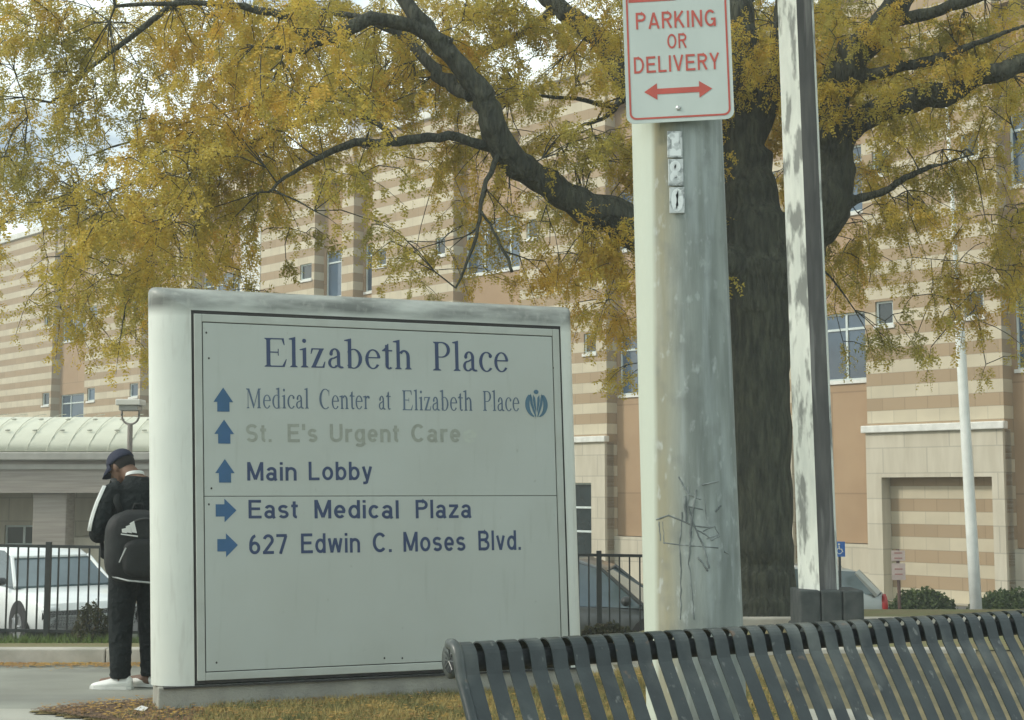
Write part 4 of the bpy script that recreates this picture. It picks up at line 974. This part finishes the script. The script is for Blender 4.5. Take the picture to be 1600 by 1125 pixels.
def depth_at(X, x=0, y=0):
    h = math.sqrt(max(1., crownR**2-(X-tx)**2))*.42
    d = max(12.2, 15.6 + random.uniform(-h, h)*1.0)
    if 600 < x < 1000: d = max(d, 14.5+random.random()*1.2)
    if x > 1000: d = max(d, 14.9 + random.random()*1.9)
    if 1110 < x < 1340 and y > 170: d = 16.4 + random.random()*2.6
    return d
NCL = 66
for r_i, row in enumerate(DEN):
    for c_i, dn in enumerate(row):
        dn *= (.74 if c_i in (4,5,6,7,8) and r_i > 1 else 1)*(.78 if c_i < 3 and r_i < 4 else 1)*(.85 if c_i > 12 and r_i > 1 else 1)
        k = dn**1.7*NCL*(.75+.25*(r_i < 6)); k = int(k) + (random.random() < k-int(k))
        while k > 0:
            x = (c_i+random.random())*100; y = (r_i+random.random())*75
            X = (x-800)/F*15.6; Y = depth_at(X, x, y); p = PY(x, y, Y); mt = random.random()
            for _ in range(min(k, random.choice((3,6,8,10)))):
                cl.append((p.x+random.gauss(0,.20), Y+random.gauss(0,.12)*(1 if x < 1000 else .5), p.z+random.gauss(0,.09))); ct.append(mt); k -= 1
for _ in range(1500):     # the crown above and beside the frame
    a = random.uniform(0, 2*math.pi); rr_ = crownR*math.sqrt(random.random()); X = tx+rr_*math.cos(a); Y = 15.8+rr_*math.sin(a)*.62
    zt_ = 6.9+5.5*math.sqrt(max(0,1-(rr_/crownR)**2)); z = random.uniform(7.0, max(7.4, zt_))
    if z < CAMZ + 790/F*Y: 
        if abs(X/Y*F) < 800: continue
    cl.append((X, Y, z)); ct.append(random.random())
for _ in range(260):      # right and left of the frame
    s_ = random.choice((1,-1)); Y = random.uniform(13,18.5); X = (random.uniform(820,1150) if s_ > 0 else -random.uniform(810,900))/F*Y; cl.append((X, Y, random.uniform(3.6,7.2))); ct.append(random.random())
cl = np.array(cl); ND = np.array(nodes)
# join every clump to the nearest branch, nearest first, so twigs branch from twigs
d0 = np.array([np.min(np.linalg.norm(ND[:,:3]-c_,axis=1)) for c_ in cl]); order = np.argsort(d0)
cap = len(ND)+len(cl)*5+10; NP = np.zeros((cap,4)); NP[:len(ND)] = ND; cnt = len(ND)
sprays = []; keep = np.ones(len(cl), bool)
trunk_xy = TO[:2]
for idx in order:
    c_ = cl[idx]; A = NP[:cnt]
    dd = np.linalg.norm(A[:,:3]-c_,axis=1) + .5*np.maximum(0, A[:,2]-c_[2]-1.5) + np.where(A[:,3] < .006, .35, 0)
    j = int(np.argmin(dd)); p0 = A[j,:3]; L = np.linalg.norm(c_-p0)
    if L < .08: continue
    r0 = min(A[j,3]*.75, .006+.008*L); n = max(2, int(L/.22)); mid = (p0+c_)/2 + np.array([0,0,.10*L]) + rng.normal(0,.07*L,3)
    pts = []
    for k in range(n+1):
        t = k/n; pts.append((1-t)**2*p0 + 2*t*(1-t)*mid + t*t*c_ + (rng.normal(0,.018,3) if 0 < k < n else 0))
    rad = [max(.005, r0*(1-t)*1.15+.005*t) for t in np.linspace(0,1,n+1)]
    br.tube([tuple(p-TO) for p in pts], rad, 5 if r0 > .012 else 4, cap=False)
    for p, r in list(zip(pts, rad))[1:]:
        if cnt < cap and (cnt % 2 or r > .006): NP[cnt] = (*p, r); cnt += 1
        elif cnt < cap: NP[cnt] = (*p, r); cnt += 1
    dirn = (c_-pts[-2]); dirn = dirn/ (np.linalg.norm(dirn)+1e-6)
    sprays.append((c_, dirn, ct[idx]))
br.build('branches', m_bark, trees_root, smooth=True)
# compound leaves: a rachis with two rows of leaflets
def compound(nl=7, ln=.17, ll=.040, lw=.018):
    V = []
    for k in range(nl):
        x = ln*(.15+.85*k/(nl-1)); s_ = 1-.35*abs(k/(nl-1)-.45)
        for sg in (-1,1):
            a = Vector((.5+random.uniform(-.5,.5), sg*1.0+random.uniform(-.3,.3), random.uniform(-.9,.5))).normalized(); b = a.cross(Vector((random.uniform(-.8,.8),random.uniform(-.8,.8),1))).normalized()
            o = Vector((x+random.uniform(-.008,.008), random.uniform(-.008,.008), -.25*x*x/ln)); L_ = ll*s_*random.uniform(.7,1.25)
            V += [o, o + a*L_*.5 + b*lw*.5*s_, o + a*L_, o + a*L_*.5 - b*lw*.5*s_]
    return np.array([tuple(v) for v in V])
tmpl = [compound(random.choice((6,7,8)), random.uniform(.10,.19), random.uniform(.030,.056), random.uniform(.015,.024)) for _ in range(9)]
NLV = 18
C = np.array([s_[0] for s_ in sprays]); D = np.array([s_[1] for s_ in sprays]); n = len(C)
tw = D + np.array([0,0,-.55]) + rng.normal(0,.45,(n,3)); tw /= np.linalg.norm(tw,axis=1,keepdims=True)
tl = rng.uniform(.16,.46,n)
ctint = np.clip(.2 + .6*np.array([s_[2] for s_ in sprays]) + .15*np.sin(C[:,0]*1.1+1)*np.cos(C[:,2]*1.7) + rng.normal(0,.08,n), 0, 1)
# twigs of the sprays
tv = MB()
base = np.repeat(C, NLV, 0); q = np.tile(np.linspace(0,1,NLV), n) + rng.uniform(-.03,.03,n*NLV)
twr = np.repeat(tw, NLV, 0); tlr = np.repeat(tl, NLV)
q = np.clip(np.round(q*4)/4*.7+q*.3 + rng.normal(0,.03,len(q)),0,1.05)
pos = base + rng.normal(0,.028,base.shape) + twr*(q*tlr)[:,None] + np.array([0,0,-1])*((q*tlr)**2*.5)[:,None]
side = np.cross(twr, rng.normal(size=twr.shape)); side /= np.linalg.norm(side,axis=1,keepdims=True)
ld = twr*.35 + side*.8 + np.array([0,0,-.55]) + rng.normal(0,.2,side.shape)
M = rotmats(ld, np.array([0,0,1.]) + rng.normal(0,.5,ld.shape)); sc = rng.uniform(.75,1.25,len(ld))
Vs = []; Ts = []; which = rng.integers(0,9,len(ld))
for k in range(9):
    m_ = which == k; T = tmpl[k]; VV = pos[m_][:,None,:] + np.einsum('nij,kj->nki', M[m_], T)*sc[m_][:,None,None]
    Vs.append(VV.reshape(-1,3)); nf = len(T)//4
    tt = np.repeat(np.repeat(ctint, NLV)[m_] + rng.normal(0,.10,m_.sum()), nf) + rng.normal(0,.05,m_.sum()*nf); Ts.append(tt)
VV = np.concatenate(Vs) - TO; TT = np.clip(np.concatenate(Ts), 0, 1)
lm_t = leaf_mat('locust_leaves', [(.34,.325,.085),(.50,.425,.09),(.64,.50,.09),(.68,.45,.08)])
crown = npmesh('crown', VV, np.arange(len(VV)).reshape(-1,4), lm_t, trees_root, col=TT)
TWV = []
k4 = 3
for t0, t1 in ((0,.5),(.5,1)):
    a = C + tw*(t0*tl)[:,None] + np.array([0,0,-1])*((t0*tl)**2*.5)[:,None]; b = C + tw*(t1*tl)[:,None] + np.array([0,0,-1])*((t1*tl)**2*.5)[:,None]
    s1 = np.cross(tw, [0,0,1.]); s1 /= np.linalg.norm(s1,axis=1,keepdims=True)+1e-6; s2 = np.cross(tw, s1)
    for k in range(3):
        an = 2*math.pi*k/3; an2 = 2*math.pi*(k+1)/3; r0, r1 = .0045*(1-t0*.5), .0045*(1-t1*.5)
        o1 = s1*math.cos(an)+s2*math.sin(an); o2 = s1*math.cos(an2)+s2*math.sin(an2)
        TWV.append(np.stack([a+o1*r0, a+o2*r0, b+o2*r1, b+o1*r1], 1))
TWV = np.concatenate(TWV).reshape(-1,3) - TO
npmesh('twigs', TWV, np.arange(len(TWV)).reshape(-1,4), m_bark, trees_root)
print('clumps', n, 'leaflets', len(VV)//4)

# ------------------------------------------------------------------ the man
man_p = PZ(207, 1076, 0.0)
man = thing('person', 'man in navy cap and black tracksuit with head bowed, standing beside the directory sign', 'person', (man_p.x, man_p.y+.06, 0), R_(36))
m_skin = mat('skin', (.17,.095,.06), (.14,.08,.05), .6, 12); m_blk = mat('black_fabric', (.010,.015,.0155), (.006,.009,.0095), .85, 5, bump=.6, bscale=14, spec=.25)
m_cap = mat('navy_cap', (.022,.028,.055), (.016,.02,.04), .85, 9, bump=.2); m_shoe = mat('white_shoe', (.80,.82,.78), (.72,.74,.7), .5, 6); m_wh = mat('white_stripe', (.75,.78,.75), (.68,.7,.68), .6, 8)
def eltube(mb, pts, n=16):      # pts: (x,y,z,rx,ry)
    mb.rings([[(x+rx*math.cos(2*math.pi*k/n), y+ry*math.sin(2*math.pi*k/n), z) for k in range(n)] for x,y,z,rx,ry in pts])
HR = Matrix.Translation((-.075,.165,1.565)) @ Matrix.Rotation(R_(30),4,'Z') @ Matrix.Rotation(R_(-34),4,'X')
def hp(v): return HR @ Vector(v)
for m_ in (m_blk,):
    for n_ in m_.node_tree.nodes:
        if n_.type == 'BUMP': n_.inputs['Distance'].default_value = .06; n_.inputs['Strength'].default_value = .8
# body: one continuous surface
mb = MB()
eltube(mb, [(0,0,.80,.155,.10),(0,0,.95,.165,.105),(0,0,1.15,.165,.11),(0,.0,1.33,.185,.11),(0,.0,1.42,.16,.09),(0,.01,1.46,.07,.065),(0,.025,1.50,.058,.06)])
mb.tube([(0,.0,1.40),(-.015,.045,1.475),(-.05,.11,1.535),(-.07,.14,1.56)], [.08,.066,.060,.058], 14)
for s_ in (-1,1):
    mb.tube([(s_*.15,0,1.40),(s_*.205,.0,1.36),(s_*.26,.0,1.13),(s_*.255,.03,1.10),(s_*.09,.27,1.13)], [.06,.055,.042,.04,.028], 12)
    mb.tube([(s_*.085,0,.88),(s_*.095,.01,.72),(s_*.10,.02,.48),(s_*.10,.0,.28),(s_*.10,-.02,.08)], [.09,.082,.058,.055,.038], 12)
    mb.tube([(s_*.10,-.03,.06),(s_*.10-.05,.08,.04),(s_*.10-.10,.14,.035)], [.04,.038,.03], 10)
    # palm and fingers round the phone
    mb.tube([(s_*.09,.27,1.13),(s_*.06,.31,1.135)], [.028,.036], 10, flat=.6)
    for f_ in range(4):
        zf = 1.165-.02*f_; l_ = (.9,1,.95,.8)[f_]
        mb.tube([(s_*.055,.315,zf),(s_*.035,.35*1,zf+.005),(s_*(.035-.03*l_),.358,zf+.006),(s_*(.03-.04*l_),.345,zf+.004)], [.011,.0095,.0085,.007], 8)
    mb.tube([(s_*.07,.29,1.15),(s_*.06,.295,1.185),(s_*.035,.31,1.20)], [.012,.011,.008], 8)
# head with face
hd = MB(); hd.ell((0,0,0),(.076,.095,.11),20,14); hd.ell((0,.035,-.055),(.055,.058,.062),14,10); hd.ell((0,-.01,.025),(.080,.097,.088),18,12)
hd.tube([(0,.088,.015),(0,.108,-.018),(0,.100,-.030)], [.010,.016,.012], 8); hd.ell((0,.09,-.058),(.026,.012,.008),10,6); hd.ell((0,.078,-.098),(.022,.02,.018),10,6)
for s_ in (-1,1): hd.ell((s_*.078,-.005,-.01),(.012,.02,.032),10,8); hd.ell((s_*.030,.088,.022),(.016,.012,.008),8,6)
mb.add([hp(v) for v in hd.v], hd.f)
remesh(mb.build('body', m_skin, man), .0075, 3)
e = MB()
for s_ in (-1,1): e.ell(hp((s_*.030,.096,.012)),(.010,.007,.007),8,6)
e.build('eyes', mat('eye', (.3,.28,.25), (.05,.04,.03), .3, 60), man)
hr = MB(); hr.ell((0,-.018,.012),(.0835,.093,.088),18,12); hr.v = [hp(v) for v in hr.v]; hr.build('hair', mat('hair', (.02,.018,.015), (.012,.01,.01), .9, 30), man, smooth=True)
cp = MB(); rs = []
for k in range(9):
    a = math.pi/2*k/9; rs.append([(.092*math.cos(a)**.85*math.cos(t*math.pi/12), -.008+.110*math.cos(a)**.85*math.sin(t*math.pi/12), .030+.098*math.sin(a)) for t in range(24)])
cp.rings(rs); cp.ell((0,-.008,.128),(.009,.009,.006),8,6); cp.v = [hp(v) for v in cp.v]; cap_o = cp.build('cap', m_cap, man, smooth=True)
bm_ = MB(); vs = []
for t_ in range(13):
    a = R_(20+140*t_/12); 
    for q_, dz in ((.0,.002),(.6,-.006),(1.,-.022)):
        ln_ = .085*math.sin((a-R_(20))/R_(140)*math.pi)**.6*q_
        vs.append((.088*math.cos(a), -.008+.105*math.sin(a)+ln_, .034+dz-.02*abs(math.cos(a))*q_))
bm_.add([hp(v) for v in vs], [(3*i+j,3*i+j+1,3*i+j+4,3*i+j+3) for i in range(12) for j in range(2)])
b_ = bm_.build('brim', m_cap, cap_o, smooth=True); sl = b_.modifiers.new('s','SOLIDIFY'); sl.thickness = .005
# jacket
mb = MB()
eltube(mb, [(0,0,.80,.185,.135),(0,0,.86,.20,.145),(0,0,1.0,.20,.145),(0,-.005,1.18,.205,.15),(0,-.01,1.32,.215,.145),(0,-.005,1.40,.195,.13),(0,.0,1.45,.13,.10),(-.005,.03,1.482,.092,.088),(-.012,.05,1.50,.078,.076)], 22)
for s_ in (-1,1):
    mb.tube([(s_*.14,-.005,1.40),(s_*.205,-.005,1.375),(s_*.255,-.005,1.25),(s_*.292,.0,1.11),(s_*.285,.03,1.085),(s_*.19,.16,1.10),(s_*.115,.245,1.128)], [.075,.082,.076,.068,.066,.058,.046], 14)
    for q_ in range(5): mb.ell((s_*(.24+.01*q_), .0, 1.30-.045*q_), (.078,.072,.012), 14, 6)
remesh(mb.build('jacket', m_blk, man), .011, 4)
# white sleeve stripes over the left shoulder and upper arm
mb = MB()
for off_ in (-.017,0,.017):
    P_ = []
    for (x,y,z,r) in ((-.20,-.005,1.375,.086),(-.235,-.005,1.31,.084),(-.262,-.003,1.235,.081),(-.282,0,1.17,.076),(-.295,0,1.11,.072)):
        dr = Vector((-.97,-.16,0)).normalized() if z < 1.37 else Vector((-.75,-.14,.6)).normalized(); tn = Vector((-dr.y,dr.x,0)).normalized()
        p = Vector((x,y,z)) + dr*(r-abs(off_)*.12) + tn*off_; P_.append(p)
    mb.tube(P_, .0055, 8)
mb.build('sleeve_stripes', m_wh, man, smooth=True)
mb = MB(); mb.rings([[(-.018+.070*math.cos(t_*math.pi/10)*k, .06+.068*math.sin(t_*math.pi/10)*k, 1.495+zz2-.02*math.sin(t_*math.pi/10)) for t_ in range(20)] for k, zz2 in ((1.03,0),(1.0,.018),(.93,.024))], cap=False); mb.build('collar', m_wh, man, smooth=True)
# trousers
mb = MB(); eltube(mb, [(0,0,.76,.175,.125),(0,0,.88,.18,.125)], 20)
for s_ in (-1,1):
    mb.tube([(s_*.085,0,.86),(s_*.098,.005,.72),(s_*.108,.015,.50),(s_*.112,.005,.30),(s_*.112,-.01,.14),(s_*.112,-.01,.075)], [.108,.105,.088,.080,.072,.070], 14)
    for q_ in range(6): mb.ell((s_*.112, -.005+.012*random.uniform(-1,1), .10+.05*q_), (.079+.004*(q_%2),.078,.013), 12, 6)
remesh(mb.build('trousers', m_blk, man), .011, 3)
for s_, an in ((-1,48),(1,42)):
    rz_ = Matrix.Translation((s_*.112,-.015,0)) @ Matrix.Rotation(R_(an),4,'Z')
    mb = MB(); secs = []
    for y,hw,h,zb_ in ((-.085,.022,.075,.012),(-.065,.036,.092,.008),(-.02,.040,.098,.008),(.03,.041,.088,.008),(.09,.044,.066,.008),(.15,.045,.052,.010),(.19,.036,.042,.014),(.21,.016,.032,.018)):
        secs.append([rz_ @ Vector((hw*math.cos(t_*math.pi/8)*(1 if math.sin(t_*math.pi/8) < .3 else .82), y, zb_+(h-zb_)*(.5+.5*math.sin(t_*math.pi/8)))) for t_ in range(16)])
    mb.rings(secs); sh = mb.build('shoe', m_shoe, man, smooth=True)
    mb = MB(); mb.prism([], 0, 0) if False else None
    secs = [[rz_ @ Vector((x,y,z)) for x,z in ((-hw,.0),(hw,.0),(hw,.022),(-hw,.022))] for y,hw in ((-.09,.028),(-.06,.041),(.04,.044),(.12,.049),(.18,.043),(.216,.02))]
    mb.rings(secs); mb.build('sole', mat('sole', (.66,.68,.64)), sh)
# phone in the hands
ph = MB(); ph.box(-.036,.036,-.005,.004,-.075,.075); pho = ph.build('phone', m_iron, None, bevel=.006)
pho.matrix_world = man.matrix_world
pho.location = Vector(man.location) + Matrix.Rotation(R_(36),3,'Z') @ Vector((0,.335,1.165)); pho.rotation_euler = (R_(-20),0,R_(36)); tag(pho, 'dark mobile phone held before the chest of the capped man', 'phone')
# backpack, hanging low
bpk = thing('backpack', 'black backpack with white three bar logo slung low on the capped man', 'backpack', (man_p.x-.045, man_p.y+.06, 0), R_(24))
m_bp = mat('backpack_nylon', (.011,.015,.015), (.007,.009,.009), .7, 7, bump=.35, bscale=22)
mb = MB(); rs = []
for k in range(15):
    z = .76+.50*k/14; q_ = abs((z-1.0)/.26); f_ = (1-min(1,q_)**4)**.4 if q_ < 1 else .25; f_ = max(.3, f_)
    rs.append([(-.01+.215*f_*(abs(math.cos(t_*math.pi/14))**.6)*math.copysign(1,math.cos(t_*math.pi/14)), -.235+.115*f_*(abs(math.sin(t_*math.pi/14))**.7)*math.copysign(1,math.sin(t_*math.pi/14)), z) for t_ in range(28)])
mb.rings(rs); remesh(mb.build('main_pouch', m_bp, bpk), .012, 3)
mb = MB(); rs = []
for k in range(11):
    z = .80+.26*k/10; q_ = abs((z-.93)/.14); f_ = max(.35,(1-min(1,q_)**4)**.4)
    rs.append([(.035+.155*f_*(abs(math.cos(t_*math.pi/12))**.6)*math.copysign(1,math.cos(t_*math.pi/12)), -.335+.05*f_*math.sin(t_*math.pi/12), z) for t_ in range(24)])
mb.rings(rs); remesh(mb.build('front_pocket', m_bp, bpk), .010, 3)
mb = MB()      # raised arch seam and white zip pull
mb.tube([(.035+.15*math.cos(R_(a)), -.352+.02*abs(math.cos(R_(a))), 1.06+.14*math.sin(R_(a))) for a in range(0,181,12)], .006, 6)
mb.build('zip_seam', mat('zip', (.05,.055,.055), (.04,.045,.045), .4, 20), bpk)
mb = MB(); mb.tube([(-.14,-.362,.90),(-.10,-.380,1.0)], .005, 6); mb.tube([(-.195,-.24,.86),(-.17,-.29,.80),(-.08,-.37,.775),(.10,-.385,.755),(.2,-.30,.765)], .006, 6); mb.build('white_piping', mat('piping', (.42,.45,.44), (.3,.32,.32), .6, 30), bpk)
mb = MB()
for k, (x_, h_) in enumerate(((-.135,.03),(-.102,.052),(-.068,.078))):
    p_ = [(x_+.01,1.105),(x_+.043,1.105-.006),(x_+.043-.3*h_+.002,1.105+h_),(x_+.043-.3*h_-.026,1.105+h_*.8)]; mb.prism(p_, -.361, -.352)
mb.prism([(-.132,1.098),(-.018,1.082),(-.018,1.072),(-.132,1.090)], -.361, -.352)
lg = mb.build('logo', m_wh, bpk)
for s_ in (-1,1):
    mb = MB(); P_ = [(s_*.12+.02,-.15,1.22),(s_*.14,-.155,1.32),(s_*.135,-.11,1.43),(s_*.14,0,1.475),(s_*.15,.10,1.40),(s_*.16,.155,1.25),(s_*.20,.10,1.05),(s_*.21,-.08,.92)]
    mb.tube(P_, .022, 8, flat=.35); mb.build('strap', m_bp, bpk, smooth=True)
mb = MB(); mb.tube([(-.03,-.20,1.25),(-.02,-.21,1.30),(.03,-.21,1.30),(.04,-.20,1.25)], .009, 8); mb.build('grab_handle', m_bp, bpk, smooth=True)

# ------------------------------------------------------------------ thin autumn haze over the whole place
hm = bpy.data.materials.new('haze'); hm.use_nodes = True; hn = hm.node_tree
for n_ in list(hn.nodes):
    if n_.type == 'BSDF_PRINCIPLED': hn.nodes.remove(n_)
pv = hn.nodes.new('ShaderNodeVolumePrincipled'); pv.inputs['Color'].default_value = (.86,.92,.90,1); pv.inputs['Density'].default_value = .0030; pv.inputs['Anisotropy'].default_value = .2
hn.links.new(pv.outputs[0], [n_ for n_ in hn.nodes if n_.type == 'OUTPUT_MATERIAL'][0].inputs['Volume'])
hb = MB(); hb.box(-905, 905, -205, 1505, -2.4, 19.5); ho = hb.build('haze', hm); structure(ho, 'stuff')
